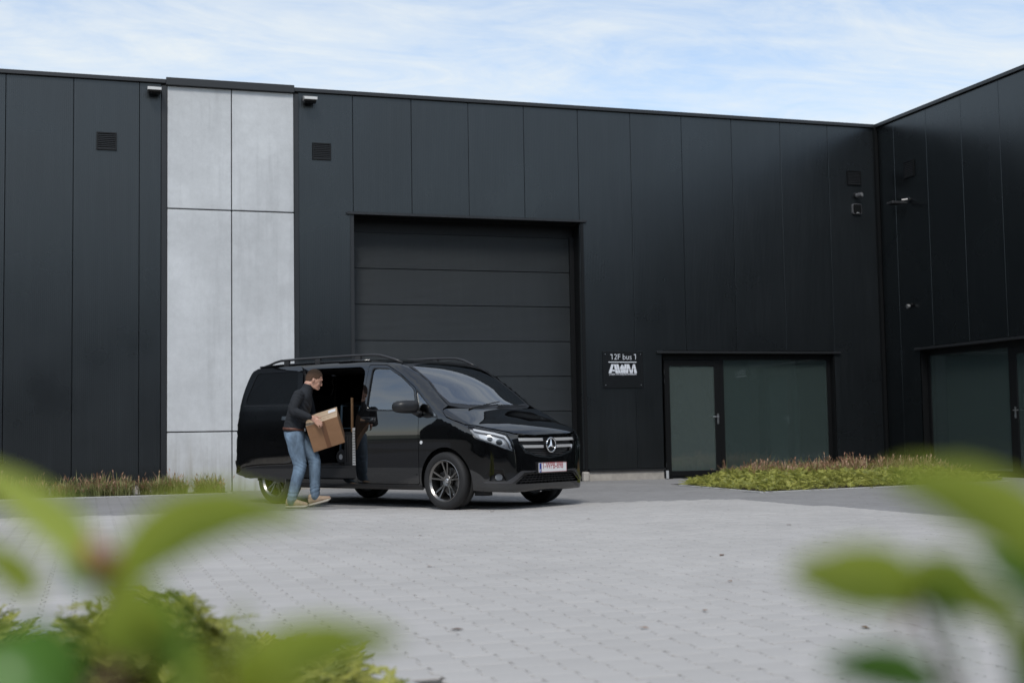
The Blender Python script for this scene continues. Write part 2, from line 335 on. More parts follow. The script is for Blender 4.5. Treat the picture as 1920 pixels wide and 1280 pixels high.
FY = 23.0; WX = 15.23; TOP = 6.985
TA = lambda s, d, z: (s, FY + d, z)                 # main front: s = X
TW = lambda s, d, z: (WX + d, s, z)                 # wing: s = Y, depth into the wing = +X
def fbox(tf, s0, s1, d0, d1, z0, z1):
    a = tf(s0, d0, z0); b = tf(s1, d1, z1); return (a[0], b[0], a[1], b[1], a[2], b[2])
def part(name, tf, s0, s1, d0, d1, z0, z1, m, parent, bev=0):
    o = MB().box(*fbox(tf, s0, s1, d0, d1, z0, z1)).build(name, m, parent)
    return bevel(o, bev) if bev else o
def clad(tf, poly, m, parent, name='cladding_panel', d0=0., d1=.08):
    V, F = prism(poly, d0, d1, tf); o = fix_normals(mesh(name, V, F, m, parent)); return bevel(o, .004, 1)
def rect(s0, s1, z0, z1, g=.0035): return [(s0 + g, z0), (s1 - g, z0), (s1 - g, z1), (s0 + g, z1)]
def vent(tf, s0, s1, z0, z1, parent, n=8):
    fr = MB(); t = .022
    for a in ((s0, s1, z0, z0 + t), (s0, s1, z1 - t, z1), (s0, s0 + t, z0 + t, z1 - t), (s1 - t, s1, z0 + t, z1 - t)): fr.box(*fbox(tf, a[0], a[1], -.03, -.002, a[2], a[3]))
    fr.box(*fbox(tf, s0 + t, s1 - t, -.008, -.002, z0 + t, z1 - t))
    v = fr.build('vent', M_FRAME, parent)
    h = (z1 - z0 - 2 * t) / n
    for k in range(n):
        zz = z0 + t + k * h; V = [tf(s, d, z) for s in (s0 + t, s1 - t) for d, z in ((-.030, zz + h * .05), (-.030, zz + h * .28), (-.010, zz + h * .95), (-.010, zz + h * .72))]
        F = [(0, 1, 2, 3), (7, 6, 5, 4), (0, 4, 5, 1), (1, 5, 6, 2), (2, 6, 7, 3), (3, 7, 4, 0)]
        fix_normals(mesh('slat', V, F, M_TRIM, v))
    return v
def canopy(tf, s0, s1, z0, z1, parent, name='lintel_flashing'):
    o = MB().box(*fbox(tf, s0, s1, -.055, -.001, z0, z1)).build(name, M_TRIM, parent); bevel(o, .004, 1); return o

# ---------------------------------------------------------------- main building (front facing the camera)
B = thing('warehouse', 'long black-clad warehouse with a roller door and a pale concrete strip', 'building', (7, 23, 0))
xs = [.76 - 1.067 * k for k in range(0, 15)]
for a, b in zip(xs[1:], xs[:-1]): clad(TA, rect(a, b, .205, TOP), M_CLAD, B)
clad(TA, rect(.76, 1.12, .205, TOP), M_CLAD, B)
clad(TA, rect(3.46, 4.435, .205, TOP), M_CLAD, B)
jx = [4.435 + 1.0745 * k for k in range(11)]       # 4.435 ... 15.18
for k in range(4): clad(TA, rect(jx[k], jx[k + 1], 4.885, TOP), M_CLAD, B)
clad(TA, rect(jx[4], jx[5], .205, TOP), M_CLAD, B)
g = .0035
clad(TA, [(jx[5] + g, .205), (10.385, .205), (10.385, 2.43), (jx[6] - g, 2.43), (jx[6] - g, TOP), (jx[5] + g, TOP)], M_CLAD, B)
for k in (6, 7): clad(TA, rect(jx[k], jx[k + 1], 2.43, TOP), M_CLAD, B)
clad(TA, [(jx[8] + g, 2.43), (14.085, 2.43), (14.085, .205), (jx[9] - g, .205), (jx[9] - g, TOP), (jx[8] + g, TOP)], M_CLAD, B)
clad(TA, rect(jx[9], WX - .05, .205, TOP), M_CLAD, B)
part('corner_trim', TA, WX - .07, WX - .001, -.07, -.001, .0, TOP, M_FRAME, B)
# backing wall behind the joints, leaving the openings
bk = MB()
for a in ((-15, 1.2, .0, 6.95), (3.4, 4.42, .0, 6.95), (4.42, 8.76, 4.9, 6.95), (8.76, 10.37, 0, 6.95), (10.37, 14.1, 2.45, 6.95), (14.1, WX + .3, 0, 6.95)):
    bk.box(*fbox(TA, a[0], a[1], .085, .24, a[2], a[3]))
bk.build('backing_wall', M_BACK, B)
part('roof', TA, -15, 34, .30, 20, 6.70, 6.94, M_BACK, B)
for a, b in ((-15, 1.195), (3.385, WX + .2)): part('roof_trim', TA, a, b, -.055, .28, TOP, 7.055, M_TRIM, B, .006)
part('roof_trim', TA, 1.195, 3.385, -.085, .28, 6.955, 7.085, M_TRIM, B, .006)
for a, b in ((1.122, 1.214), (3.382, 3.462)): part('edge_trim', TA, a, b, -.02, .08, .0, 6.95, M_TRIM, B, .004)
# concrete strip: two columns of three panels
for a, b in ((1.222, 2.292), (2.310, 3.374)):
    for z0, z1 in ((-.05, 1.005), (1.025, 4.815), (4.838, 6.95)):
        o = part('concrete_panel', TA, a, b, -.012, .10, z0, z1, M_CONC, B, .008)
part('joint_backing', TA, 1.2, 3.4, .11, .2, 0, 6.95, M_BACK, B)
# plinth and drip flashing
for a, b in ((-15, 1.12), (3.47, 4.36), (8.83, 10.37), (14.10, WX)):
    part('plinth', TA, a, b, .015, .08, -.05, .165, M_PLINTH, B)
    part('drip_flashing', TA, a, b, -.025, .07, .168, .198, M_TRIM, B)
o = part('plinth_block', TA, 8.70, 8.82, -.05, .08, -.02, .17, M_PLINTH, B, .03)
# roller door in a deep reveal
GR = .42
part('reveal', TA, 8.745, 8.80, -.022, GR + .1, 0, 4.83, M_FRAME, B); part('reveal', TA, 4.375, 4.437, -.022, GR + .1, 0, 4.83, M_TRIM, B)
part('reveal_soffit', TA, 4.437, 8.745, .02, GR + .1, 4.835, 4.88, M_FRAME, B)
canopy(TA, 4.31, 8.86, 4.832, 4.878, B)
GD = thing('garage_door', None, None, (6.6, FY + GR, 0), 0, None, None); GD.parent = B; GD.matrix_parent_inverse = WM[B].inverted()
zt = 4.585
z = zt; first = True
while z > .02:
    z0 = max(z - .655, .0)
    o = part('section', TA, 4.44, 8.742, GR, GR + .06, z0 + .0035, z - .0035, M_DOORS, GD); bevel(o, .004, 1)
    z -= .655
part('top_seal', TA, 4.44, 8.742, GR + .02, GR + .06, zt + .004, 4.83, M_FRAME, GD)
part('backing', TA, 4.44, 8.742, GR + .062, GR + .10, 0, 4.83, M_BACK, GD)
part('guide_rail', TA, 8.66, 8.743, GR - .06, GR - .003, 0, 4.6, M_FRAME, GD); part('guide_rail', TA, 4.44, 4.50, GR - .06, GR - .003, 0, 4.6, M_FRAME, GD)
# vents
vent(TA, .06, .39, 5.785, 6.085, B); vent(TA, 3.71, 4.04, 5.79, 6.09, B); vent(TA, 14.52, 14.84, 5.79, 6.08, B)

def shopfront(tf, sg, s0, door_first, parent, lab):
    """door + fixed window in a 3.69 m opening. sg=+1: s grows; u measured from the door side"""
    P = (lambda u: s0 + sg * u)
    R = .13
    # outer frame
    part('frame_head', tf, P(0), P(3.69), R, R + .08, 2.262, 2.36, M_FRAME, parent)
    for a, b in ((0, .06), (1.235, 1.325), (3.615, 3.69)): part('frame_post', tf, P(a), P(b), R, R + .08, .02, 2.262, M_FRAME, parent)
    part('threshold', tf, P(0), P(3.69), R - .02, R + .08, -.02, .02, M_FRAME, parent)
    part('frame_sill', tf, P(1.325), P(3.615), R, R + .08, .02, .095, M_FRAME, parent)
    part('window_pane', tf, P(1.325), P(3.615), R + .03, R + .045, .095, 2.262, M_GLASS if lab == 'front' else M_GLASSW, parent)
    # reveals
    part('reveal', tf, P(-.035), P(0), .0, R + .08, .02, 2.36, M_FRAME, parent); part('reveal', tf, P(3.69), P(3.72), .0, R + .08, .02, 2.36, M_FRAME, parent)
    part('reveal_soffit', tf, P(0), P(3.69), .02, R + .08, 2.362, 2.40, M_FRAME, parent)
    canopy(tf, P(-.15), P(3.84), 2.372, 2.418, parent)
    # door leaf
    ax = tf(P(.06), R, 0)
    D = thing('door', None, None, ax, 0); D.parent = parent; D.matrix_parent_inverse = WM[parent].inverted()
    e = .108
    for nm, a, b, z0, z1 in (('stile', .066, .066 + e, .03, 2.255), ('stile', 1.229 - e, 1.229, .03, 2.255), ('rail', .066 + e, 1.229 - e, .03, .135), ('rail', .066 + e, 1.229 - e, 2.145, 2.255)):
        part(nm, tf, P(a), P(b), R - .012, R + .055, z0, z1, M_FRAME, D, .004)
    part('pane', tf, P(.066 + e), P(1.229 - e), R + .015, R + .03, .135, 2.145, M_DOORGL if lab == 'front' else M_GLASSW, D)
    hu = 1.175
    h = MB(); h.box(*fbox(tf, P(hu - .018), P(hu + .018), R - .02, R - .0125, 1.02, 1.22))
    p0 = tf(P(hu), R - .02, 1.16); p1 = tf(P(hu), R - .062, 1.16); p2 = tf(P(hu - .13), R - .062, 1.16)
    h.tube([p0, p1, p2], .009, 8); h.build('handle', M_ALU, D)
    h = MB(); q0 = tf(P(hu), R - .022, 1.06); q1 = tf(P(hu), R - .036, 1.06); h.tube([q0, q1], .011, 10); h.build('lock_cylinder', M_ALU, D)
    for zz in (.25, 1.85, 2.02):
        h = MB(); h.tube([tf(P(.06), R - .022, zz - .045), tf(P(.06), R - .022, zz + .045)], .011, 8); h.build('hinge', M_TRIM, D)
    return D
shopfront(TA, 1, 10.385, True, B, 'front')
part('post_foot', TA, 10.395, 10.45, .02, .06, 0, .15, M_GALV, B)
# entrance room behind the glass
def room(tf, s0, s1, d1, parent, h=2.72):
    s0, s1 = min(s0, s1), max(s0, s1)
    part('room_floor', tf, s0, s1, .215, d1, -.04, .0, M_ROOMF, parent)
    part('room_ceiling', tf, s0, s1, .245, d1, h, h + .04, M_ROOM, parent)
    part('room_back_wall', tf, s0, s1, d1, d1 + .1, 0, h, M_ROOM, parent)
    part('room_side_wall', tf, s0 - .1, s0, .245, d1, 0, h, M_ROOM, parent); part('room_side_wall', tf, s1, s1 + .1, .245, d1, 0, h, M_ROOM, parent)
room(TA, 10.2, 14.6, 1.25, B)

# ---------------------------------------------------------------- wing at right angles
Wg = thing('warehouse_wing', 'black-clad warehouse wing at right angles with a dark glazed entrance', 'building', (WX, 15, 0))
jy = [22.38 - 1.065 * k for k in range(17)]
OP0, OP1 = 21.745, 18.055           # opening
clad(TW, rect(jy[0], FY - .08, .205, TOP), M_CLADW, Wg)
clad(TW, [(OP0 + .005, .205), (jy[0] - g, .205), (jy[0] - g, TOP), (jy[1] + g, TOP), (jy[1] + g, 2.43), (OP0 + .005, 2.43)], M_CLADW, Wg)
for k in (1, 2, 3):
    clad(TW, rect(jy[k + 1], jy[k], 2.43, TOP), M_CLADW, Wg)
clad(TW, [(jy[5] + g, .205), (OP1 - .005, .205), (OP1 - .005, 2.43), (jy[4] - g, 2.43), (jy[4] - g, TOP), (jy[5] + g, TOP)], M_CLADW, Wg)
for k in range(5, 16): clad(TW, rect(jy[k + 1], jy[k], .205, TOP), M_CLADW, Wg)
bk = MB()
for a in ((OP0 + .03, FY + .2, 0, 6.95), (OP1, OP0 + .03, 2.45, 6.95), (5.3, OP1 - .03, 0, 6.95)): bk.box(*fbox(TW, a[0], a[1], .085, .24, a[2], a[3]))
bk.build('backing_wall', M_BACK, Wg)
part('roof', TW, 5.3, FY + .25, .30, 18, 6.70, 6.94, M_BACK, Wg)
part('end_wall', TW, 5.3, 5.4, .0, 18, 0, 6.94, M_CLADW, Wg)
part('roof_trim', TW, 5.28, FY - .056, -.055, .28, TOP, 7.055, M_TRIM, Wg, .006)
for a, b in ((5.4, OP1 - .03), (OP0 + .03, FY - .08)):
    part('plinth', TW, a, b, .015, .08, -.05, .165, M_PLINTH, Wg); part('drip_flashing', TW, a, b, -.025, .07, .168, .198, M_TRIM, Wg)
vent(TW, 21.72, 22.04, 5.76, 6.08, Wg)
shopfront(TW, 1, OP1, True, Wg, 'wing')
room(TW, 17.7, 22.0, 1.5, Wg, 2.9)
# stair seen through the wing glass
st = MB(); 
for k in range(11):
    st.box(WX + .75, WX + 1.45, 21.2 - .27 * k - .28, 21.2 - .27 * k, .17 * k + .12, .17 * k + .17)
st.tube([(WX + .72, 21.3, .05), (WX + .72, 18.2, 2.0)], .07, 4); st.tube([(WX + .72, 21.3, .95), (WX + .72, 18.5, 2.7)], .025, 6)
st.build('staircase', M_GALV, Wg)
part('radiator', TW, 19.6, 21.4, 1.38, 1.48, .12, .62, M_ROOM, Wg)

# ---------------------------------------------------------------- fittings on the walls
def wall_lamp(x0, x1, z0, z1, label):
    t = thing('wall_lamp', label, 'lamp', ((x0 + x1) / 2, FY, z0), 0, 'wall lamps under the roof edge')
    xm = (x0 + x1) / 2; z0 -= .01
    b = MB().box(xm - .07, xm + .07, FY - .06, FY - .002, z0 + .04, z1).build('bracket', M_TRIM, t); bevel(b, .006)
    V = [(x, y, z) for x in (x0, x1) for y, z in ((FY - .06, z0 + .02), (FY - .27, z0 + .02), (FY - .27, z0 + .055), (FY - .06, z0 + .12))]
    F = [(0, 1, 2, 3), (7, 6, 5, 4), (0, 4, 5, 1), (1, 5, 6, 2), (2, 6, 7, 3), (3, 7, 4, 0)]
    h = fix_normals(mesh('lamp_housing', V, F, mat('lamp_grey', (.34, .33, .32), .45), t)); bevel(h, .008)
    l = MB().box(x0 - .004, x1 + .004, FY - .282, FY - .271, z0 + .012, z0 + .06).build('front_rim', mat('lamp_white', (.62, .62, .61), .4), t); bevel(l, .003)
    V = []; n = 8
    for x in (x0 + .01, x1 - .01):
        for k in range(n + 1): a = math.pi * k / n; V.append((x, FY - .165 - .10 * math.cos(a), z0 + .018 - .05 * math.sin(a)))
    F = [(k, k + 1, n + 2 + k, n + 1 + k) for k in range(n)] + [tuple(range(n + 1)), tuple(range(2 * n + 1, n, -1)), (0, n + 1, 2 * n + 1, n)]
    fix_normals(mesh('underside_shadow', V, F, mat('underside_shadow_black', (.012, .012, .013), .25), t))  # dark curved form stands for the lamp underside and its shadow below
wall_lamp(.885, 1.105, 6.80, 6.93, 'wall lamp left of the concrete strip under the roof edge')
wall_lamp(3.535, 3.755, 6.80, 6.93, 'wall lamp right of the concrete strip under the roof edge')
# camera + siren near the inner corner
t = thing('security_camera', 'small round security camera below the vent near the inner corner', 'camera', (14.72, FY, 5.58))
b = MB().tube([(14.72, FY - .002, 5.59), (14.72, FY - .03, 5.59)], .055, 16).build('mount', M_TRIM, t)
b = MB().tube([(14.72, FY - .03, 5.59), (14.73, FY - .09, 5.58)], .03, 10).build('arm', M_TRIM, t)
b = MB().tube([(14.705, FY - .06, 5.565), (14.75, FY - .17, 5.575)], [.05, .05], 14).build('body', mat('cam_grey', (.10, .10, .105), .3), t)
b = MB().tube([(14.7485, FY - .165, 5.575), (14.7525, FY - .176, 5.5755)], [.036, .034], 14).build('lens', mat('lens', (.5, .5, .5), .1, metal=.6), t)
t = thing('alarm_siren', 'rounded black alarm siren box with a grey rim under the camera', 'siren', (14.71, FY, 5.2))
def rsq(cx, cz, w, h, r, y, n=5):
    P = []
    for sx, sz, a0 in ((1, 1, 0), (-1, 1, 90), (-1, -1, 180), (1, -1, 270)):
        for k in range(n + 1):
            a = math.radians(a0 + 90 * k / n); P.append((cx + sx * (w - r) + r * math.cos(a), y, cz + sz * (h - r) + r * math.sin(a)))
    return P
def rplate(name, cx, cz, w, h, r, y0, y1, m, parent):
    A = rsq(cx, cz, w, h, r, y0); Bq = rsq(cx, cz, w, h, r, y1); n = len(A)
    return fix_normals(mesh(name, A + Bq, [tuple(range(n)), tuple(reversed(range(n, 2 * n)))] + [(i, (i + 1) % n, n + (i + 1) % n, n + i) for i in range(n)], m, parent))
rplate('rim', 14.71, 5.30, .105, .105, .04, FY - .05, FY - .002, mat('siren_rim', (.11, .11, .115), .35), t); rplate('cover', 14.71, 5.302, .092, .090, .034, FY - .062, FY - .0505, M_FRAME, t)
MB().box(14.68, 14.74, FY - .066, FY - .0625, 5.215, 5.225).build('status_light', M_GALV, t)
# floodlight and small sensor on the wing
t = thing('floodlight', 'floodlight on a short arm below the wing vent', 'floodlight', (WX, 21.95, 5.25))
MB().tube([(WX - .002, 21.93, 5.33), (WX - .04, 21.93, 5.33)], .05, 12).build('mount', M_TRIM, t)
MB().tube([(WX - .04, 21.93, 5.33), (WX - .14, 21.98, 5.32)], .03, 10).build('sensor', mat('cam_grey2', (.10, .10, .105), .3), t)
b = MB().box(WX - .42, WX - .16, 21.88, 22.08, 5.235, 5.285).build('lamp_head', mat('flood_black', (.03, .03, .032), .35), t); bevel(b, .01)
MB().tube([(WX - .04, 21.95, 5.27), (WX - .2, 21.96, 5.262)], .018, 8).build('arm', M_TRIM, t)
t = thing('motion_sensor', 'tiny grey motion sensor on the wing wall above the entrance', 'sensor', (WX, 21.96, 3.24))
MB().tube([(WX - .002, 21.96, 3.27), (WX - .05, 21.96, 3.26)], .035, 12).build('mount', M_FRAME, t)
MB().tube([(WX - .05, 21.97, 3.25), (WX - .11, 21.98, 3.235)], [.03, .045], 12).build('head', mat('sensor_grey', (.22, .22, .22), .4), t)

# ---------------------------------------------------------------- signs
M_PLATE = mat('sign_plate', (.012, .0135, .015), .22)
M_LET = mat('sign_lettering', (.72, .75, .80), .5)
def sign(tf, s0, s1, z0, z1, label, line1, logo, M):
    """M(u, v) -> matrix placing text plane: u from left edge, v height"""
    c = tf((s0 + s1) / 2, 0, z0); t = thing('house_sign', label, 'sign', c)
    w = abs(s1 - s0)
    o = part('plate', tf, s0, s1, -.020, -.012, z0, z1, M_PLATE, t, .002)
    part('spacer', tf, s0 + (s1 - s0) * .1, s0 + (s1 - s0) * .9, -.0115, -.001, z0 + .1, z1 - .1, M_FRAME, t)
    for fu in (.055, .945):
        for zz in (z0 + .055, z1 - .055):
            p = tf(s0 + (s1 - s0) * fu, -.0205, zz); q = tf(s0 + (s1 - s0) * fu, -.030, zz); MB().tube([p, q], .009, 8).build('screw', M_ALU, t)
    text_mesh('house_number', line1, .150, M_LET, M(.15 * w / .80, z1 - .185), t, 'LEFT', .0006, .93, -.0016)
    b = MB(); a0 = tf(s0 + (s1 - s0) * .135, -.0206, z1 - .212); a1 = tf(s0 + (s1 - s0) * .84, -.0222, z1 - .197)
    b.box(a0[0], a1[0], a0[1], a1[1], a0[2], a1[2]).build('rule', M_LET, t)
    return t
Ms = lambda u, v: Matrix.Translation((9.14 + u, FY - .0212, v)) @ Matrix.Rotation(math.radians(90), 4, 'X')
S1 = sign(TA, 9.14, 9.95, 1.72, 2.41, 'black sign plate with white lettering beside the glass entrance door', '12F bus 1', True, Ms)
def logo(parent):
    # slab letters A W M joined, with a split line, above one small line of type
    k = lambda u, v: (9.14 + u, v)
    x0, x1, zt, zb = .135 * .81, .845 * .81, 2.165, 1.998
    W_ = x1 - x0; H_ = zt - zb
    # heavy joined capitals, wider at the foot than at the head, cut by one sloping hairline
    S = [[(.0, 0), (.105, 1), (.185, 1), (.098, 0)], [(.190, 1), (.262, 1), (.345, 0), (.245, 0)], [(.125, .20), (.222, .20), (.214, .40), (.146, .40)],
         [(.274, 1), (.352, 1), (.422, .0), (.352, 0)], [(.428, 0), (.466, 0), (.506, .84), (.470, 1), (.408, .62)], [(.474, 0), (.520, 0), (.560, .62), (.500, .98)], [(.530, 0), (.596, 0), (.640, 1), (.568, 1)],
         [(.606, 0), (.688, 0), (.724, 1), (.650, 1)], [(.732, 1), (.790, .30), (.800, 0), (.752, 0), (.712, .60)], [(.806, 0), (.846, 0), (.876, .60), (.862, 1), (.802, .30)], [(.872, 1), (.934, 1), (1.0, 0), (.905, 0)]]
    for p in S:
        q = [(9.14 + x0 + a * W_, zb + b * H_) for a, b in p]
        V, F = prism(q, -.0222, -.0206, TA); fix_normals(mesh('logo_letter', V, F, M_LET, parent))
    V, F = prism([(9.14 + x0 + .20 * W_, zb + .355 * H_), (9.14 + x0 + .96 * W_, zb + .475 * H_), (9.14 + x0 + .96 * W_, zb + .505 * H_), (9.14 + x0 + .20 * W_, zb + .385 * H_)], -.0226, -.0223, TA); fix_normals(mesh('logo_hairline', V, F, M_PLATE, parent))
    text_mesh('tagline', 'LASER- EN SNIJTECHNIEKEN', .043, M_LET, Ms((x0 + x1) / 2, 1.955), parent, 'CENTER', .0005, 1.02, .0005)
logo(S1)
for u in (.186, .664):          # the short flag of each figure one
    MB().box(9.14 + u - .034, 9.14 + u - .004, FY - .0218, FY - .0206, 2.340, 2.354).build('numeral_flag', M_LET, S1)
Mw = lambda u, v: Matrix.Translation((WX - .0212, 17.62 - u, v)) @ Matrix.Rotation(math.radians(-90), 4, 'Z') @ Matrix.Rotation(math.radians(90), 4, 'X')
sign(TW, 17.62, 16.81, 1.72, 2.41, 'second black sign plate on the wing wall beside its entrance', '12E bus 1', False, Mw)

# ---------------------------------------------------------------- unseen buildings, added to darken reflections in the walls and van
Op = thing('unseen_opposite_building', 'unseen dark warehouse behind the viewpoint, added to darken the wall reflections', 'building', (0, -19, 0))
for k in range(26):
    x = -42 + 3.2 * k; MB().box(x + .01, x + 3.19, -19.2, -19, 0, 8.2).build('cladding_panel', M_CLAD, Op)
MB().box(-42, 41.2, -32, -19.25, 0, 8.1).build('core', M_BACK, Op); MB().box(-42.1, 41.3, -19.3, -18.9, 8.205, 8.35).build('roof_trim', M_TRIM, Op)

La = thing('unseen_side_building', 'unseen dark warehouse on the left, added to darken reflections in the van', 'building', (-27, 5, 0))
for k in range(13):
    y = -18.5 + 3.2 * k; MB().box(-27.2, -27, y + .01, y + 3.19, 0, 7.6).build('cladding_panel', M_CLAD, La)
MB().box(-38, -27.25, -18.5, 23.1, 0, 7.5).build('core', M_BACK, La); MB().box(-27.3, -26.9, -18.6, 23.2, 7.605, 7.75).build('roof_trim', M_TRIM, La)
# ---------------------------------------------------------------- ground and paving
M_SOIL = mat('soil', (.060, .046, .034), .95, var=.35, vscale=9, bump=1, bscale=40)
M_JOINT = mat('paving_bed', (.085, .08, .072), .95, var=.2, vscale=4)
M_PAVL = mat('light_paver', (.452, .434, .414), .82, var=.08, vscale=.6, island=.04, bump=.25, bscale=160)
M_PAVD = mat('dark_paver', (.268, .261, .256), .80, var=.10, vscale=.6, island=.05, bump=.25, bscale=160)
M_KERB = mat('kerb_concrete', (.42, .42, .41), .85, var=.15, vscale=4, bump=.4)
def sheet(name, poly, z, m, label=None):
    o = mesh(name, [(x, y, z) for x, y in poly], [tuple(range(len(poly)))], m); tag(o, label, None, None, 'structure'); return o
sheet('ground', [(-1500, -1500), (1500, -1500), (1500, 1500), (-1500, 1500)], -.075, mat('far_ground', (.17, .18, .13), .95, var=.3, vscale=.05))
sheet('paving_base', [(-24, -18.8), (34, -18.8), (34, 23.25), (-24, 23.25)], -.014, M_JOINT)
# planting beds
BED_N = [(-6, 5.45), (.35, 5.45), (.70, 5.36), (.90, 5.12), (1.02, 4.82), (1.15, 4.3), (1.32, 3.4), (1.75, 2.7), (2.6, 2.4), (7.5, 2.3), (7.5, -3), (-6, -3)]
BED_R = [(9.30, 19.95), (9.17, 16.95), (14.0, 17.85), (14.0, 21.35), (10.35, 21.35)]
BED_L = [(-15, 22.0), (2.15, 22.0), (2.15, 22.95), (-15, 22.95)]
BL = (-1.02, 16.78); BC = (7.98, 15.55); BR = (8.22, 10.9)         # edge between light and dark paving
def is_light(P):
    # light field lies in front of BL-BC and left of BC-BR
    s = (BC[1] - BL[1]) / (BC[0] - BL[0]); a = P[:, 1] < BL[1] + s * (P[:, 0] - BL[0])
    t = (BR[0] - BC[0]) / (BR[1] - BC[1]); b = P[:, 0] < BC[0] + t * (P[:, 1] - BC[1])
    return a & b
BONE = [(.094, -.081), (.094, -.062), (.0695, -.042), (.0695, .042), (.094, .062), (.094, .081), (.077, .0988)]
BONE = BONE + [(-x, y) for x, y in reversed(BONE)] + []
BONE = [(.077, -.0988)] + BONE + [(-.077, -.0988)]
def bone_mesh(c=.0018, dep=.05):
    n = len(BONE); P = np.array(BONE); Q = P * (1 - c / .08)
    V = [(x, y, 0) for x, y in Q] + [(x, y, -c) for x, y in P] + [(x, y, -.016) for x, y in P]
    F = [tuple(range(n))] + [(i + n, (i + 1) % n + n, (i + 1) % n, i) for i in range(n)] + [(i + 2 * n, (i + 1) % n + 2 * n, (i + 1) % n + n, i + n) for i in range(n)]
    a = np.array(V)
    if (Q[:, 0] * np.roll(Q[:, 1], -1) - np.roll(Q[:, 0], -1) * Q[:, 1]).sum() < 0: F = [tuple(reversed(f)) for f in F]
    return a, F
PV, PF = bone_mesh()
def paving():
    px, py = .1650, .2000
    ix = np.arange(-110, 130); iy = np.arange(-5, 130)
    X, Y = np.meshgrid(ix * px, iy * py, indexing='ij'); Y = Y + (np.abs(ix) % 2)[:, None] * py / 2
    P = np.stack([X.ravel(), Y.ravel()], 1)
    P = P[(P[:, 1] < 22.9) & (P[:, 1] > 1.2) & (P[:, 0] < 15.1)]
    # only what the camera or a neighbouring view could look at
    cx = P[:, 0] * math.cos(YAW) - P[:, 1] * math.sin(YAW); cz = P[:, 0] * math.sin(YAW) + P[:, 1] * math.cos(YAW)
    P = P[(cz > 1.5) & (np.abs(cx) < .52 * cz + 1.5)]
    for bed in (BED_N, BED_R, BED_L):
        b = np.array(bed); c = b.mean(0); P = P[~pip(bed, P)]
        # keep clear of the kerb line
        A = b; Bq = np.roll(b, -1, 0)
        for p0, p1 in zip(A, Bq):
            e = p1 - p0; t = np.clip(((P - p0) @ e) / (e @ e), 0, 1); P = P[np.linalg.norm(P - (p0 + t[:, None] * e), axis=1) > .115]
    L = is_light(P)
    root_l = sheet('light_paving', [BL, (-16, 18.8), (-16, 1.0), (8.6, 1.0), BR, BC], -.0100, M_JOINT)
    root_d = sheet('dark_paving', [BL, BC, BR, (8.6, 1.0), (15.2, 1.0), (15.2, 22.98), (-16, 22.98), (-16, 18.8)], -.0105, mat('dark_bed', (.12, .12, .125), .95))
    root_l.parent = None
    d = np.hypot(P[:, 0], P[:, 1])
    # the 300 light pavers that show largest (nearest, inside the picture)
    pz = P[:, 0] * math.sin(YAW) + P[:, 1] * math.cos(YAW); pxs = (P[:, 0] * math.cos(YAW) - P[:, 1] * math.sin(YAW)) / pz
    vis = L & (np.abs(pxs) < .37) & (pz > 4.45)
    order = np.argsort(np.where(vis, d, 1e9))[:300]; near = np.zeros(len(P), bool); near[order] = True
    me = bpy.data.meshes.new('paver'); me.from_pydata([tuple(v) for v in PV], [], PF); me.materials.append(M_PAVL)
    for i in order:
        o = bpy.data.objects.new('paver', me); o.location = (P[i, 0], P[i, 1], RNG.uniform(-.0012, .0012)); o.rotation_euler = (RNG.uniform(-.004, .004), RNG.uniform(-.004, .004), RNG.uniform(-.008, .008)); COL.objects.link(o); o.parent = root_l
    for nm, sel, m, par in (('pavers', L & ~near, M_PAVL, root_l), ('pavers', ~L, M_PAVD, root_d)):
        Q = P[sel]; k = len(Q); n = len(PV)
        tilt = RNG.uniform(-.004, .004, (k, 2)); dz = RNG.uniform(-.0012, .0012, k)
        V = np.repeat(PV[None], k, 0).copy()
        V[:, :, 2] += dz[:, None] + V[:, :, 0] * tilt[:, :1] + V[:, :, 1] * tilt[:, 1:]
        V[:, :, 0] += Q[:, :1]; V[:, :, 1] += Q[:, 1:]
        F = []
        for f in PF: F.append(np.array(f)[None] + (np.arange(k) * n)[:, None])
        loops = [ff for ff in F]
        me2 = bpy.data.meshes.new(nm); allf = [tuple(r) for ff in F for r in ff.tolist()]
        me2.from_pydata(V.reshape(-1, 3).tolist(), [], allf); me2.materials.append(m)
        o = bpy.data.objects.new(nm, me2); COL.objects.link(o); o.parent = par; o['kind'] = 'stuff'
paving()
def bed(name, poly, z=-.004, kerb=.06, kz=.012):
    o = mesh(name, [(x, y, z) for x, y in poly], [tuple(range(len(poly)))], M_SOIL); tag(o, None, None, None, 'structure')
    b = MB(); P = [Vector((x, y)) for x, y in poly]; n = len(P)
    c = sum(P, Vector((0, 0))) / n
    for i in range(n):
        p, q = P[i], P[(i + 1) % n]; d = (q - p); nn = Vector((d.y, -d.x)).normalized()
        if not pip(poly, np.array([[*((p + q) / 2 - nn * .01)]]))[0]: nn = -nn
        a = [p, q, q + nn * kerb, p + nn * kerb]
        b.add([(v.x, v.y, zz) for zz in (-.05, kz) for v in a], BOXF)
    k = fix_normals(b.build('kerb', M_KERB, o)); bevel(k, .006, 1); return o
bed('near_planting_bed', BED_N); bed('corner_planting_bed', BED_R); bed('wall_planting_bed', BED_L)
# slot drain in front of the entrance
dr = MB()
for k in range(24): dr.box(9.35 + .05 * k, 9.35 + .05 * k + .03, 20.32, 20.44, -.012, .0025)
dr.box(9.33, 10.56, 20.29, 20.319, -.012, .004); dr.box(9.33, 10.56, 20.441, 20.47, -.012, .004)
tag(dr.build('drain_grate', mat('drain_iron', (.02, .02, .021), .6)), 'dark slotted drain grate in the paving near the entrance', 'drain')
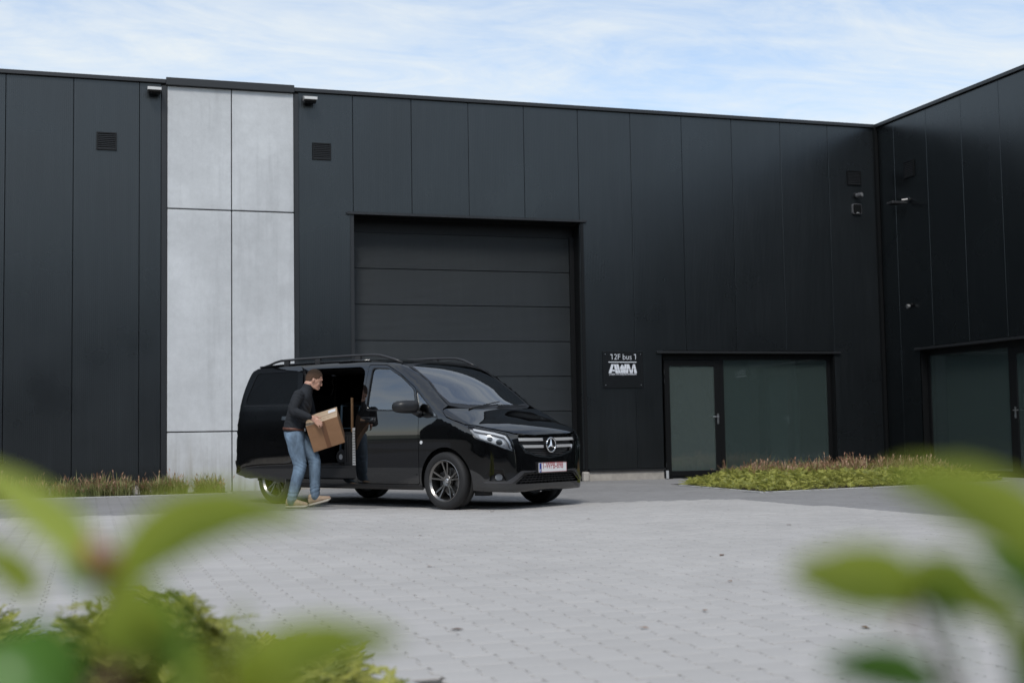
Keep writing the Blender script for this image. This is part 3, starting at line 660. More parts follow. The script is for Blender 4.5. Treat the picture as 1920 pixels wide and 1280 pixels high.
# ---------------------------------------------------------------- van
M_PAINT = mat('black_car_paint', (.0030, .0031, .0035), .3, spec=.0, coat=1., coatr=.012); M_PAINT.node_tree.nodes['Principled BSDF'].inputs['Coat IOR'].default_value = 1.85
M_SATIN = mat('satin_black_plastic', (.012, .012, .013), .38)
M_ROUGHP = mat('black_plastic', (.018, .018, .019), .6)
M_RUBBER = mat('tyre_rubber', (.014, .014, .0145), .72, bump=.3, bscale=90)
M_RIM = mat('dark_silver_alloy', (.24, .232, .222), .32, metal=1.)
M_CHROME = mat('chrome', (.80, .81, .82), .10, metal=1.)
M_SILVER = mat('silver_grille_bar', (.60, .60, .60), .30, metal=.35)
M_CLEAR = glass_mat('clear_lens', (.93, .94, .95), 1.45)
M_WIND = glass_mat('windscreen_glass', (.66, .74, .72), 3.4)
M_SIDEG = glass_mat('side_glass', (.60, .68, .66), 2.6)
M_PRIV = mat('privacy_glass', (.004, .0045, .005), .03, spec=.55)
M_REDL = mat('tail_light_red', (.45, .012, .015), .12, coat=.6)
M_LAMP = mat('lamp_silver', (.78, .80, .82), .22, metal=.15)
M_LAMPD = mat('lamp_dark', (.42, .43, .45), .3, metal=.2)
M_WHITE = mat('white_plastic', (.72, .73, .74), .35)
M_INT = mat('van_interior', (.035, .035, .037), .75)
M_RAIL = mat('roof_rail_grey', (.055, .055, .058), .35, metal=.4)

VAN = thing('van', 'black delivery van with roof rails and its side sliding door open', 'van', (4.8449, 15.8481, 0), -1.02511)
def resample(P, d):
    out = []; n = len(P)
    for i in range(n):
        a = np.array(P[i], float); b = np.array(P[(i + 1) % n], float); k = max(1, int(math.ceil(np.linalg.norm(b - a) / d)))
        out += [a + (b - a) * j / k for j in range(k)]
    return np.array(out)
def roundc(P, r=.03, n=4):
    out = []; m = len(P)
    for i in range(m):
        p = np.array(P[i], float); a = np.array(P[i - 1], float); b = np.array(P[(i + 1) % m], float)
        la, lb = np.linalg.norm(a - p), np.linalg.norm(b - p); ra = min(r, .45 * la); rb = min(r, .45 * lb)
        s = p + (a - p) / la * ra; e = p + (b - p) / lb * rb
        for k in range(n + 1): t = k / n; out.append(tuple((1 - t) ** 2 * s + 2 * t * (1 - t) * p + t * t * e))
    return out
def arc(cx, cy, r, a0, a1, n=18): return [(cx + r * math.cos(math.radians(a0 + (a1 - a0) * k / n)), cy + r * math.sin(math.radians(a0 + (a1 - a0) * k / n))) for k in range(n + 1)]
def panel(name, view, outline, m, parent, holes=(), off=0., thick=.02, grid=.06, res=.03, left=False, warp=None):
    polys = [resample(outline, res)] + [resample(h, res) for h in holes]
    V2, E2 = [], []
    for p in polys:
        b = len(V2); n = len(p); V2 += [tuple(q) for q in p]; E2 += [(b + i, b + (i + 1) % n) for i in range(n)]
    bd = np.array(V2); lo, hi = bd.min(0), bd.max(0)
    gx = np.arange(lo[0], hi[0], grid); gy = np.arange(lo[1], hi[1], grid * .87)
    G = np.array([(x + (grid / 2 if j % 2 else 0), y) for j, y in enumerate(gy) for x in gx]) if len(gx) and len(gy) else np.zeros((0, 2))
    if len(G):
        ok = pip(polys[0], G)
        for h in polys[1:]: ok &= ~pip(h, G)
        G = G[ok]
        if len(G):
            dm = np.sqrt(((G[:, None] - bd[None]) ** 2).sum(2)).min(1); G = G[dm > min(.45 * grid, .6 * res)]
    allv = [Vector(v) for v in V2] + [Vector(tuple(v)) for v in G]
    r = delaunay_2d_cdt(allv, E2, [], 0, 1e-6)
    uv = np.array([tuple(v) for v in r[0]]); F = np.array([tuple(f) for f in r[2]])
    c = uv[F].mean(1); ok = pip(polys[0], c)
    for h in polys[1:]: ok &= ~pip(h, c)
    F = F[ok]
    used = np.unique(F); mp = -np.ones(len(uv), int); mp[used] = np.arange(len(used)); uv = uv[used]; F = mp[F]
    P = vmap(view, uv); Nn = vgrad(P)
    o_ = off(uv) if callable(off) else off
    P = P + Nn * (np.asarray(o_).reshape(-1, 1) if np.ndim(o_) else o_)
    if warp is not None: P, Nn = warp(P, Nn)
    fn = np.cross(P[F[:, 1]] - P[F[:, 0]], P[F[:, 2]] - P[F[:, 0]]); fl = (fn * Nn[F[:, 0]]).sum(1) < 0; F[fl] = F[fl][:, ::-1]
    # flange
    ed = {}
    for t in F:
        for i in range(3):
            e = (t[i], t[(i + 1) % 3]); ed[e] = 1
    bnd = [e for e in ed if (e[1], e[0]) not in ed]
    bv = sorted({i for e in bnd for i in e}); n0 = len(P); k = len(bv); ix = {v: j for j, v in enumerate(bv)}
    allP = np.vstack([P, P[bv], P[bv] - Nn[bv] * thick]); NN = np.vstack([Nn, np.zeros((2 * k, 3))])
    faces = [tuple(t) for t in F] + [(n0 + ix[b], n0 + ix[a], n0 + k + ix[a], n0 + k + ix[b]) for a, b in bnd]
    sg = -1. if not left else 1.
    allP = allP * [1, sg, 1]; NN = NN * [1, sg, 1]          # local y = -b on the right-hand side
    if sg < 0: faces = [tuple(reversed(f)) for f in faces]
    me = bpy.data.meshes.new(name); me.from_pydata(allP.tolist(), [], [tuple(int(i) for i in f) for f in faces]); me.materials.append(m)
    me.polygons.foreach_set('use_smooth', [True] * len(F) + [False] * (len(faces) - len(F)))
    me.normals_split_custom_set_from_vertices(NN.tolist())
    return link(name, me, parent, True)

# --- outlines, side view (a forward of the front axle, h above ground)
ARCH_F = arc(0, .345, .402, 194, 38, 22)
seam_b = [(.40, .70), (.425, .80), (.40, .845)]                   # fender / bumper seam
hl_rear = [(.300, 1.012), (.14, 1.062), (.03, 1.100), (-.05, 1.170)]   # bonnet shut line
a_pil = [(-.095, 1.255), (-.29, 1.402), (-.49, 1.558), (-.67, 1.675), (-.84, 1.764), (-.93, 1.796)]    # windscreen side edge
roof_e = [(-1.15, 1.838), (-1.45, 1.860), (-1.9, 1.878), (-2.6, 1.888), (-3.2, 1.887), (-3.70, 1.876)]
rear_e = [(-3.87, 1.83), (-3.97, 1.62), (-4.075, 1.22), (-4.115, .90), (-4.125, .60), (-4.10, .40)]
sideP = [(-.365, .262)] + ARCH_F + seam_b + hl_rear + a_pil + roof_e + rear_e + [(-3.75, .335)] + arc(-3.2, .345, .402, 0, 180, 22)[1:] + [(-2.80, .262)]
front_door = roundc([(-.437, .300), (-.437, 1.10), (-.545, 1.470), (-.86, 1.668), (-1.13, 1.788), (-1.46, 1.806), (-1.475, 1.25), (-1.545, 1.17), (-1.545, .300)], .04)
door_hole = roundc([(-.431, .292), (-.431, 1.10), (-.540, 1.476), (-.858, 1.675), (-1.128, 1.796), (-1.466, 1.814), (-1.481, 1.25), (-1.551, 1.17), (-1.551, .292)], .04)
fwin = roundc([(-.500, 1.205), (-.572, 1.456), (-.82, 1.618), (-1.07, 1.736), (-1.38, 1.757), (-1.385, 1.232)], .05)
tri = roundc([(-.125, 1.122), (-.405, 1.130), (-.520, 1.440)], .025)
slide_open = roundc([(-1.575, .345), (-1.575, 1.16), (-1.505, 1.25), (-1.515, 1.725), (-1.60, 1.790), (-2.60, 1.806), (-2.66, 1.74), (-2.66, .345)], .06)
slide_door = roundc([(-2.66, .345), (-2.66, 1.16), (-2.60, 1.30), (-2.68, 1.74), (-2.74, 1.822), (-3.70, 1.826), (-3.79, 1.78), (-3.855, 1.50), (-3.875, 1.16), (-3.875, .74), (-3.84, .42), (-3.80, .355)], .05)
slide_win = roundc([(-2.70, 1.335), (-2.79, 1.762), (-3.66, 1.768), (-3.80, 1.44), (-3.81, 1.345)], .05)

for left in (False, True):
    holes = [door_hole, tri] + ([] if left else [slide_open])
    sd = panel('body_side', 'side', sideP, M_PAINT, VAN, holes, off=-.001, thick=.055, left=left)
    fd = panel('front_door', 'side', front_door, M_PAINT, VAN, [fwin], thick=.05, left=left)
    panel('window_pane', 'side', roundc([(a, h) for a, h in fwin], .002, 1), M_SIDEG, fd, off=-.012, thick=.004, left=left, grid=.12)
    # window surround
    cx, cy = np.mean([p[0] for p in fwin]), np.mean([p[1] for p in fwin])
    ring = lambda P, k: [(cx + (a - cx) * (1 + k / max(abs(a - cx), .12)), cy + (h - cy) * (1 + k / max(abs(h - cy), .12))) for a, h in P]
    panel('window_seal', 'side', ring(fwin, .016), M_SATIN, fd, [fwin], off=.003, thick=.016, left=left, grid=.1)
    panel('quarter_window', 'side', tri, M_SIDEG, VAN, off=-.006, thick=.004, left=left, grid=.1)
    panel('window_seal', 'side', ring(fwin, .0)[:1] and roundc([(-.105, 1.108), (-.418, 1.116), (-.536, 1.475)], .025), M_SATIN, VAN, [tri], off=.002, thick=.012, left=left, grid=.1)
    # handle with recess bowl
    hb = panel('door_handle', 'side', roundc([(-1.235, 1.082), (-1.235, 1.118), (-1.455, 1.122), (-1.455, 1.085)], .016), M_CHROME if not left else M_PAINT, fd, off=.030, thick=.02, left=left, grid=.03, res=.015)
    panel('handle_recess', 'side', roundc([(-1.20, 1.07), (-1.20, 1.135), (-1.48, 1.14), (-1.48, 1.07)], .025), M_SATIN, fd, off=.0035, thick=.004, left=left)
    panel('side_repeater', 'side', arc(-.382, .807, .021, 0, 345, 15), M_WHITE, VAN, off=.006, thick=.008, left=left, grid=.02, res=.01)
    panel('sill_trim', 'side', roundc([(-.40, .232), (-.40, .285), (-2.78, .285), (-2.78, .232)], .015), M_SATIN, VAN, off=.006, thick=.05, left=left)
    panel('side_moulding', 'side', roundc([(-.47, .405), (-.47, .425), (-1.52, .425), (-1.52, .405)], .008), M_PAINT, fd, off=.006, thick=.006, left=left)
if True:
    # sliding door pushed back: rides outside the body
    SD = panel('sliding_door', 'side', slide_door, M_PAINT, VAN, [slide_win], off=.062, thick=.05)
    panel('window_pane', 'side', slide_win, M_PRIV, SD, off=.055, thick=.004, grid=.1)
    panel('track_slot', 'side', roundc([(-2.66, 1.300), (-2.66, 1.312), (-3.84, 1.332), (-3.84, 1.320)], .005), M_SATIN, SD, off=.066, thick=.004)
    panel('door_handle', 'side', roundc([(-2.74, 1.115), (-2.74, 1.165), (-2.96, 1.165), (-2.96, 1.115)], .02), M_CHROME, SD, off=.088, thick=.02, grid=.03, res=.015)
    panel('door_seal', 'side', roundc([(-2.652, .36), (-2.652, 1.16), (-2.592, 1.30), (-2.672, 1.74), (-2.69, 1.74), (-2.612, 1.30), (-2.672, 1.16), (-2.672, .36)], .004), M_ROUGHP, SD, off=.030, thick=.02)
# other side: closed sliding door line and window
panel('rear_side_window', 'side', roundc([(-1.66, 1.28), (-1.70, 1.74), (-2.58, 1.755), (-2.58, 1.30)], .06), M_PRIV, VAN, off=.003, thick=.006, left=True)
panel('rear_side_window', 'side', roundc([(-2.78, 1.30), (-2.82, 1.755), (-3.68, 1.76), (-3.84, 1.40), (-3.84, 1.32)], .06), M_PRIV, VAN, off=.003, thick=.006, left=True)

# --- top view panels
def seam_top(P): return [(a, sidept(a, h)[1]) for a, h in P]
sym = lambda P: list(P) + [(a, -b) for a, b in reversed(P) if abs(b) > 1e-6]
rt = seam_top(roof_e)
ap = seam_top(a_pil)
wind_top = [(-.985, 0), (-.98, .25), (-.96, .45), (-.935, ap[-1][1] - .02)]
roofP = sym([(-.968, 0), (-.963, .25), (-.945, .46), (-.925, ap[-1][1] + .002)] + [(a, b + .006) for a, b in rt] + [(-3.80, rt[-1][1] - .02), (-3.86, rt[-1][1] - .09), (-3.87, .3), (-3.875, 0)])
panel('roof', 'top', roofP, M_PAINT, VAN, off=.003, thick=.03, grid=.10, res=.05)
windP = sym([(.085, 0), (.075, .25), (.045, .45), (-.02, .64), (ap[0][0] + .004, ap[0][1] - .004)] + [(a, b - .004) for a, b in ap[1:]] + wind_top[::-1][1:])
wind_in = sym([(.015, 0), (.005, .25), (-.025, .45), (-.085, .62), (-.115, ap[0][1] - .06)] + [(a, b - .032) for a, b in ap[1:4]] + [(ap[4][0] + .0, ap[4][1] - .06), (-.905, .42), (-.925, .22), (-.93, 0)])
WS_ = panel('windscreen', 'top', wind_in, M_WIND, VAN, off=-.003, thick=.005, grid=.10, res=.05)
panel('windscreen_border', 'top', windP, M_SATIN, VAN, [wind_in], off=-.001, thick=.02, grid=.08, res=.04)
bs = [(a, h) for a, h in hl_rear]; bt = seam_top(bs)
bon_front = [(.838, 0), (.832, .22), (.812, .42), (.775, .56), (.70, .665), (.56, .775), (.42, .835)]
bonP = sym([(.100, 0), (.090, .25), (.060, .45), (.0, .66), (-.045, bt[3][1] - .05)] + [(a, b - .004) for a, b in reversed(bt)] + [(.35, .872)] + bon_front[::-1])
def bon_off(uv):
    b = np.abs(uv[:, 1]); return .006 + .014 * np.exp(-((b - .52 + .10 * uv[:, 0]) / .07) ** 2) * sstep(.80, .45, uv[:, 0]) * sstep(.0, .12, uv[:, 0])
panel('bonnet', 'top', bonP, M_PAINT, VAN, off=bon_off, thick=.03, grid=.045, res=.03)

# --- front (wrap view: arc length round the nose, height)
FP = lambda a, h: to_front(sidept(a, h))
def bon_edge(a, b):
    p = vmap('top', [(a, b)])[0]; return to_front(p)
ARCH_B = [(r * math.cos(math.radians(t)), .345 + r * math.sin(math.radians(t))) for t, r in zip(np.linspace(-20, 38, 12), np.linspace(.44, .403, 12))]
half = [(0, .205), (.30, .207), (.60, .212), (.80, .218)] + [FP(a, h) for a, h in ARCH_B if h > .20] + [FP(a, h) for a, h in seam_b] + [FP(.285, 1.004)]
top_edge = [bon_edge(a, b) for a, b in ((.355, .870), (.42, .840), (.56, .78), (.70, .67), (.778, .565), (.818, .42), (.838, .22), (.844, 0))]
half += [(u, v - .004) for u, v in top_edge]
mir = lambda P: list(P) + [(-u, v) for u, v in reversed(P) if abs(u) > 1e-6]
fascia = mir(half)
head = roundc([(1.085, .998), (.93, .970), (.78, .938), (.645, .892), (.592, .79), (.560, .688), (.60, .690), (.70, .726), (.84, .790), (.985, .848)], .02, 3)
grille = roundc([(.520, .876), (.50, .75), (.425, .668), (.22, .618), (0, .598), (-.22, .618), (-.425, .668), (-.50, .75), (-.520, .876), (-.25, .884), (0, .886), (.25, .884)], .02, 3)
lowg = roundc([(.575, .300), (.43, .412), (-.43, .412), (-.575, .300)], .03, 3)
fog = roundc([(.845, .345), (.80, .425), (.70, .432), (.655, .345)], .03, 4)
neg = lambda P: [(-u, v) for u, v in P]
FB = panel('front_bumper', 'front', fascia, M_PAINT, VAN, [head, neg(head), grille, lowg, fog, neg(fog)], off=.0, thick=.05, grid=.045, res=.025)
def shrink(P, d):
    P = np.array(P); c = P.mean(0); out = []
    n = len(P)
    for i in range(n):
        t = P[(i + 1) % n] - P[i - 1]; nn = np.array([t[1], -t[0]]); nn /= max(np.linalg.norm(nn), 1e-9)
        out.append(nn)
    area = (P[:, 0] * np.roll(P[:, 1], -1) - np.roll(P[:, 0], -1) * P[:, 1]).sum()
    s = -1 if area > 0 else 1
    return [tuple(p + s * n_ * d) for p, n_ in zip(P, out)]
for sgn in (1, -1):
    K = (lambda P: P) if sgn > 0 else neg
    HL = panel('headlight', 'front', K(head), M_LAMPD, VAN, off=-.048, thick=.004, grid=.05, res=.025)
    panel('lens_cover', 'front', K(shrink(head, .004)), M_CLEAR, HL, off=-.003, thick=.003, grid=.05, res=.025)
    led = roundc([(1.02, .975), (.92, .955), (.78, .925), (.655, .880), (.612, .80), (.585, .715), (.600, .712), (.632, .80), (.672, .862), (.79, .900), (.92, .928), (1.0, .945)], .008, 2)
    panel('daytime_light', 'front', K(led), M_LAMP, HL, off=-.016, thick=.02, grid=.03, res=.02)
    refl = roundc([(.955, .905), (.80, .875), (.69, .835), (.655, .775), (.70, .745), (.84, .805), (.945, .858)], .02, 3)
    panel('reflector', 'front', K(refl), M_LAMP, HL, off=-.036, thick=.01, grid=.03, res=.02)
    for (u, v, r) in ((.725, .80, .036), (.825, .842, .030)):
        panel('projector', 'front', K(arc(u, v, r, 0, 340, 17)), mat('projector_lens', (.05, .055, .06), .03, spec=.8), HL, off=-.026, thick=.012, grid=.02, res=.012)
    low = roundc([(.985, .862), (.84, .803), (.70, .738), (.60, .702), (.60, .708), (.70, .748), (.84, .816), (.985, .876)], .004, 2)
    panel('lower_strip', 'front', K(low), M_LAMP, HL, off=-.014, thick=.02, grid=.03, res=.02)
    FGp = panel('fog_recess', 'front', K(fog), M_ROUGHP, FB, off=-.045, thick=.004, grid=.04)
    panel('fog_light', 'front', K(arc(.735, .388, .040, 0, 345, 16)), M_LAMPD, FB, off=-.028, thick=.02, grid=.02, res=.012)
    panel('fog_lens', 'front', K(arc(.735, .388, .036, 0, 345, 16)), M_CLEAR, FB, off=-.016, thick=.004, grid=.02, res=.012)
    lip = roundc([(.90, .335), (.87, .322), (.66, .312), (.60, .316), (.455, .432), (.26, .440), (.26, .452), (.48, .458), (.60, .375), (.66, .338), (.86, .343)], .008, 2)
    panel('bumper_lip', 'front', K(lip), mat('lip_sky_sheen', (.045, .045, .048), .22, coat=.6), FB, off=.010, thick=.015, grid=.03, res=.02)  # lip colour kept greyer to carry the sky sheen
GRL = panel('grille', 'front', grille, M_ROUGHP, VAN, off=-.060, thick=.004, grid=.05)
# fine mesh of the grille, then the bars
for k in range(12):
    v = .625 + k * .0215
    lim = np.interp(v, [.60, .62, .668, .75, .876], [.05, .20, .41, .485, .505])
    panel('mesh_strip', 'front', [(-lim, v), (lim, v), (lim, v + .007), (-lim, v + .007)], mat('grille_mesh_grey', (.09, .09, .092), .4), GRL, off=-.045, thick=.012, grid=.2, res=.08)
def curved_off(base): return base
for v0, v1, lim in ((.806, .842, .512), (.722, .756, .478)):
    for sgn in (1, -1):
        panel('grille_bar', 'front', [(sgn * .10, v0), (sgn * lim, v0 + .004), (sgn * lim, v1 + .003), (sgn * .10, v1)], M_SILVER, GRL, off=-.012, thick=.035, grid=.08, res=.05)
edge = [(.497, .752), (.422, .664), (.22, .614), (0, .594), (-.22, .614), (-.422, .664), (-.497, .752)]
panel('grille_chrome_edge', 'front', edge + [(u * .965, v + .017) for u, v in reversed(edge)], M_CHROME, GRL, off=.004, thick=.03, grid=.05, res=.03)
LG = panel('lower_grille', 'front', lowg, M_ROUGHP, VAN, off=-.055, thick=.004, grid=.06)
for k in range(3):
    v = .325 + .028 * k; lim = np.interp(v, [.30, .412], [.56, .42])
    panel('slat', 'front', [(-lim, v), (lim, v), (lim, v + .009), (-lim, v + .009)], M_SATIN, LG, off=-.018, thick=.03, grid=.2, res=.08)
for k in range(-7, 8):
    panel('upright', 'front', [(k * .07 - .004, .305), (k * .07 + .004, .305), (k * .07 * .78 + .004, .408), (k * .07 * .78 - .004, .408)], M_SATIN, LG, off=-.03, thick=.02, grid=.2, res=.08)
# star emblem
p = vmap('front', [(0, .752)])[0]; px0 = p[0] + .030
st = MB(); R_ = .094
prof = [(R_ - .010 + .010 * math.cos(t), .007 * math.sin(t)) for t in np.linspace(0, 2 * math.pi, 10, endpoint=False)]
Tst = Matrix.Translation((px0, 0, .754)) @ Matrix.Rotation(math.radians(90), 4, 'Z')
st.lathe(prof, 40, Tst, 0, True); st.build('emblem_ring', M_CHROME, GRL, True, True)
sv = []; Rt = R_ - .012
for k in range(3):
    a = math.radians(90 + 120 * k); sv.append((Rt * math.cos(a), Rt * math.sin(a))); a2 = a + math.radians(60); sv.append((.021 * math.cos(a2), .021 * math.sin(a2)))
V = [(px0 - .004, y, .754 + z) for y, z in sv] + [(px0 + .012, 0, .754), (px0 - .012, 0, .754)]
F = [(i, (i + 1) % 6, 6) for i in range(6)] + [((i + 1) % 6, i, 7) for i in range(6)]
fix_normals(mesh('emblem_star', V, F, M_CHROME, GRL, True))
disc = MB(); disc.lathe([(.0001, 0), (R_ - .008, 0), (R_ - .008, -.03), (.0001, -.03)], 32, Matrix.Translation((px0 - .014, 0, .754)) @ Matrix.Rotation(math.radians(-90), 4, 'Z')); disc.build('emblem_disc', M_SATIN, GRL, True)
# number plate
PL = MB(); pxp = .902
PL.box(pxp, pxp + .010, -.262, .262, .428, .542); plo = bevel(PL.build('number_plate', mat('plate_white', (.78, .78, .79), .35), VAN, True), .004)
M_PR = mat('plate_red', (.36, .012, .025), .4); M_PB = mat('plate_blue', (.015, .05, .28), .4)
MB().box(pxp + .0105, pxp + .0115, -.259, -.222, .431, .539).build('plate_band', M_PB, plo, True)
fr = MB()
for a in ((-.259, .259, .431, .4345), (-.259, .259, .5355, .539), (.2555, .259, .4345, .5355), (-.2215, -.2185, .4345, .5355)): fr.box(pxp + .0105, pxp + .0114, *a)
fr.build('plate_border', M_PR, plo, True)
Mp = Matrix.Translation((pxp + .0110, -.205, .449)) @ Matrix.Rotation(math.radians(90), 4, 'Z') @ Matrix.Rotation(math.radians(90), 4, 'X')
text_mesh('plate_number', '1-WPB-898', .112, M_PR, Mp, plo, 'LEFT', .0004, .745, .0002, True)
Mb = Matrix.Translation((pxp + .0118, -.2405, .437)) @ Matrix.Rotation(math.radians(90), 4, 'Z') @ Matrix.Rotation(math.radians(90), 4, 'X')
text_mesh('plate_country', 'B', .035, mat('plate_white2', (.8, .8, .8), .4), Mb, plo, 'CENTER', .0003, .9, .0004, True)
holder = bevel(MB().box(.862, pxp - .001, -.275, .275, .42, .55).build('plate_holder', M_SATIN, VAN, True), .004)

# --- rear
RP = lambda a, h: (lambda p: (math.atan2(p[1], -(p[0] + 3.2)) * WS, p[2]))(sidept(a, h))
rhalf = [(0, .39), (.4, .39), (.8, .392)] + [RP(a, h) for a, h in reversed(rear_e)] 
rhalf = [(u, v) for u, v in rhalf] + [(.5, 1.835), (.25, 1.85), (0, 1.852)]
tl = roundc([(.955, .90), (.985, 1.26), (.90, 1.28), (.82, 1.22), (.83, .93)], .02, 3)
rwin = roundc([(.66, 1.26), (.60, 1.76), (-.60, 1.76), (-.66, 1.26)], .06)
TG = panel('tailgate', 'rear', mir(rhalf), M_PAINT, VAN, [rwin], off=.0, thick=.04, grid=.09, res=.05)
panel('rear_window', 'rear', rwin, M_PRIV, VAN, off=-.004, thick=.005, grid=.12)
for s in (1, -1):
    panel('tail_light', 'rear', tl if s > 0 else neg(tl), M_REDL, VAN, off=.012, thick=.02, grid=.06)
panel('rear_bumper', 'rear', mir([(0, .40), (.5, .40), (.9, .405), (1.0, .43), (1.01, .56), (.9, .585), (.5, .59), (0, .59)]), M_PAINT, VAN, off=.014, thick=.03, grid=.09)
spo = panel('roof_spoiler', 'top', sym([(-3.78, 0), (-3.78, .58), (-3.88, .56), (-3.90, .3), (-3.905, 0)]), M_PAINT, VAN, off=.010, thick=.03, grid=.1)
# --- roof rails
for s in (-1, 1):
    pts = []; n = 22; b = .735
    for k in range(n + 1):
        a = -.98 - 2.72 * k / n; base = vmap('top', [(a, b - .02 - (.05 if a > -1.15 else 0))])[0][2]
        t = k / n; lift = .062 * min(1, sstep(0, .14, t), sstep(1, .86, t)) + .006
        pts.append((a, s * (b - .018 - .05 * (1 - sstep(0, .10, t))), base + lift))
    rl = MB().tube(pts, [.017 if 0 < k < n else .010 for k in range(n + 1)], 8).build('roof_rail', M_RAIL, VAN, True, True)
    for a in (-1.75, -2.55, -3.2):
        base = vmap('top', [(a, b - .02)])[0][2]; MB().box(a - .05, a + .05, s * (b - .034), s * (b - .004), base - .01, base + .055).build('rail_foot', M_RAIL, rl, True)

for s_ in (1, -1):
    P = [vmap('side', [(a, h)])[0] for a, h in ((-1.5, 1.868), (-2.1, 1.884), (-2.7, 1.889), (-3.3, 1.887), (-3.76, 1.876))]
    MB().tube([(p[0], -s_ * (p[1] + .012), p[2] + .004) for p in P], .013, 6).build('drip_rail', M_PAINT, VAN, True, True)

# --- mirrors
def mirror(s, folded=False):
    n = 12
    def put(d, q, z):                       # d: depth behind the front of the housing, q: -1..1 outboard
        if folded: return (-.60 - q * .13, s * (1.055 - d * .55), z)
        y = 1.095 + q * .150; return (-.395 - d - .42 * (y - 1.0), s * y, z)
    bm = MB()
    for (d, sc) in ((-.03, .55), (-.01, .85), (.035, 1.), (.085, 1.), (.115, .96)):
        for k in range(n):
            t = 2 * math.pi * k / n; ct, stt = math.cos(t), math.sin(t)
            q = sc * math.copysign(abs(ct) ** .55, ct); z = 1.243 + .082 * sc * math.copysign(abs(stt) ** .6, stt) * (1 - .10 * q)
            bm.V.append(put(d, q, z))
    for r in range(4):
        for k in range(n): bm.F.append((r * n + k, r * n + (k + 1) % n, (r + 1) * n + (k + 1) % n, (r + 1) * n + k)); bm.M.append(0)
    bm.F.append(tuple(range(n))); bm.M.append(0); bm.F.append(tuple(reversed(range(4 * n, 5 * n)))); bm.M.append(0)
    m = fix_normals(bm.build('door_mirror', M_SATIN, VAN, True, True))
    su = m.modifiers.new('subdivision', 'SUBSURF'); su.levels = 1; su.render_levels = 1
    g = MB(); qv = []
    for k in range(n):
        t = 2 * math.pi * k / n; ct, stt = math.cos(t), math.sin(t)
        qv.append(put(.122, .82 * math.copysign(abs(ct) ** .55, ct), 1.241 + .064 * math.copysign(abs(stt) ** .6, stt)))
    fix_normals(g.add(qv, [tuple(range(n))]).build('mirror_glass', mat('mirror_glass', (.8, .82, .84), .02, metal=1), m, True))
    MB().tube([(-.42, s * .925, 1.150), (-.43, s * .98, 1.17), (-.46, s * 1.02, 1.19)], [.045, .038, .03], 8).build('mirror_arm', M_SATIN, m, True, True)
mirror(-1); mirror(1, True)

# --- wheels
def wheel(a, s):
    w = thing('wheel', None, None, (a, s * .845, .345), 0, None, VAN)
    R, hw = .345, .118
    tp = [(.247, -hw + .012), (.262, -hw), (.300, -hw - .003), (.328, -hw + .006), (.341, -hw + .026), (R, -hw + .045), (R, -.004), (R - .006, -.004), (R - .006, .004), (R, .004), (R, hw - .045), (.341, hw - .026), (.328, hw - .006), (.300, hw + .003), (.262, hw), (.247, hw - .012), (.235, 0)]
    t = MB(); t.lathe(tp, 64, None, 0, True); fix_normals(t.build('tyre', M_RUBBER, w, True, True))
    o = 1. if s > 0 else -1.      # outward along +-y
    r = MB()
    barrel = [(.252, .108), (.256, .100), (.246, .092), (.232, .085), (.222, .02), (.216, -.05), (.232, -.10), (.252, -.106), (.246, -.112), (.222, -.104), (.206, -.05), (.212, .02), (.224, .09), (.244, .112)]
    r.lathe([(x, y * o) for x, y in barrel], 56, None, 0, True)
    r.lathe([(.0001, o * .062), (.030, o * .062), (.036, o * .058), (.060, o * .066), (.070, o * .058), (.072, o * .02), (.0001, o * .02)], 32)
    for k in range(10):
        ang = math.radians(90 + 72 * (k // 2) + (11.0 if k % 2 else -11.0)); ang0 = math.radians(90 + 72 * (k // 2) + (7.5 if k % 2 else -7.5))
        e = Vector((math.cos(ang), 0, math.sin(ang))); e0 = Vector((math.cos(ang0), 0, math.sin(ang0)))
        sd_ = Vector((-math.sin(ang), 0, math.cos(ang))); V = []
        for (rad, wd, y0, y1, dd) in ((.050, .013, .064, .03, e0), (.12, .0125, .070, .035, (e + e0).normalized()), (.19, .0115, .086, .05, e), (.240, .013, .098, .06, e)):
            c = dd * rad
            for q, yy in ((-wd, y1), (-wd * .8, y0), (wd * .8, y0), (wd, y1)): V.append(tuple(c + sd_ * q + Vector((0, o * yy, 0))))
        F = [(i * 4 + j, i * 4 + (j + 1) % 4, (i + 1) * 4 + (j + 1) % 4, (i + 1) * 4 + j) for i in range(3) for j in range(4)] + [(0, 1, 2, 3), (15, 14, 13, 12)]
        r.add(V, F)
    fix_normals(r.build('rim', M_RIM, w, True, False))
    cp = MB(); cp.lathe([(.0001, o * .070), (.022, o * .070), (.027, o * .066), (.028, o * .058)], 24); cp.build('hub_cap', M_CHROME, w, True)
    bd = MB(); bd.lathe([(.03, 0), (.158, 0), (.160, -o * .012), (.158, -o * .024), (.03, -o * .024)], 40, None, 0, True); bd.build('brake_disc', mat('brake_steel', (.22, .22, .22), .35, metal=1), w, True)
    bk = MB().box(-.16, -.09, min(o * -.05, o * .012), max(o * -.05, o * .012), -.07, .10).build('brake_caliper', M_ROUGHP, w, True); bevel(bk, .01)
    return w
for a in (0, -3.2):
    for s in (-1, 1): wheel(a, s)
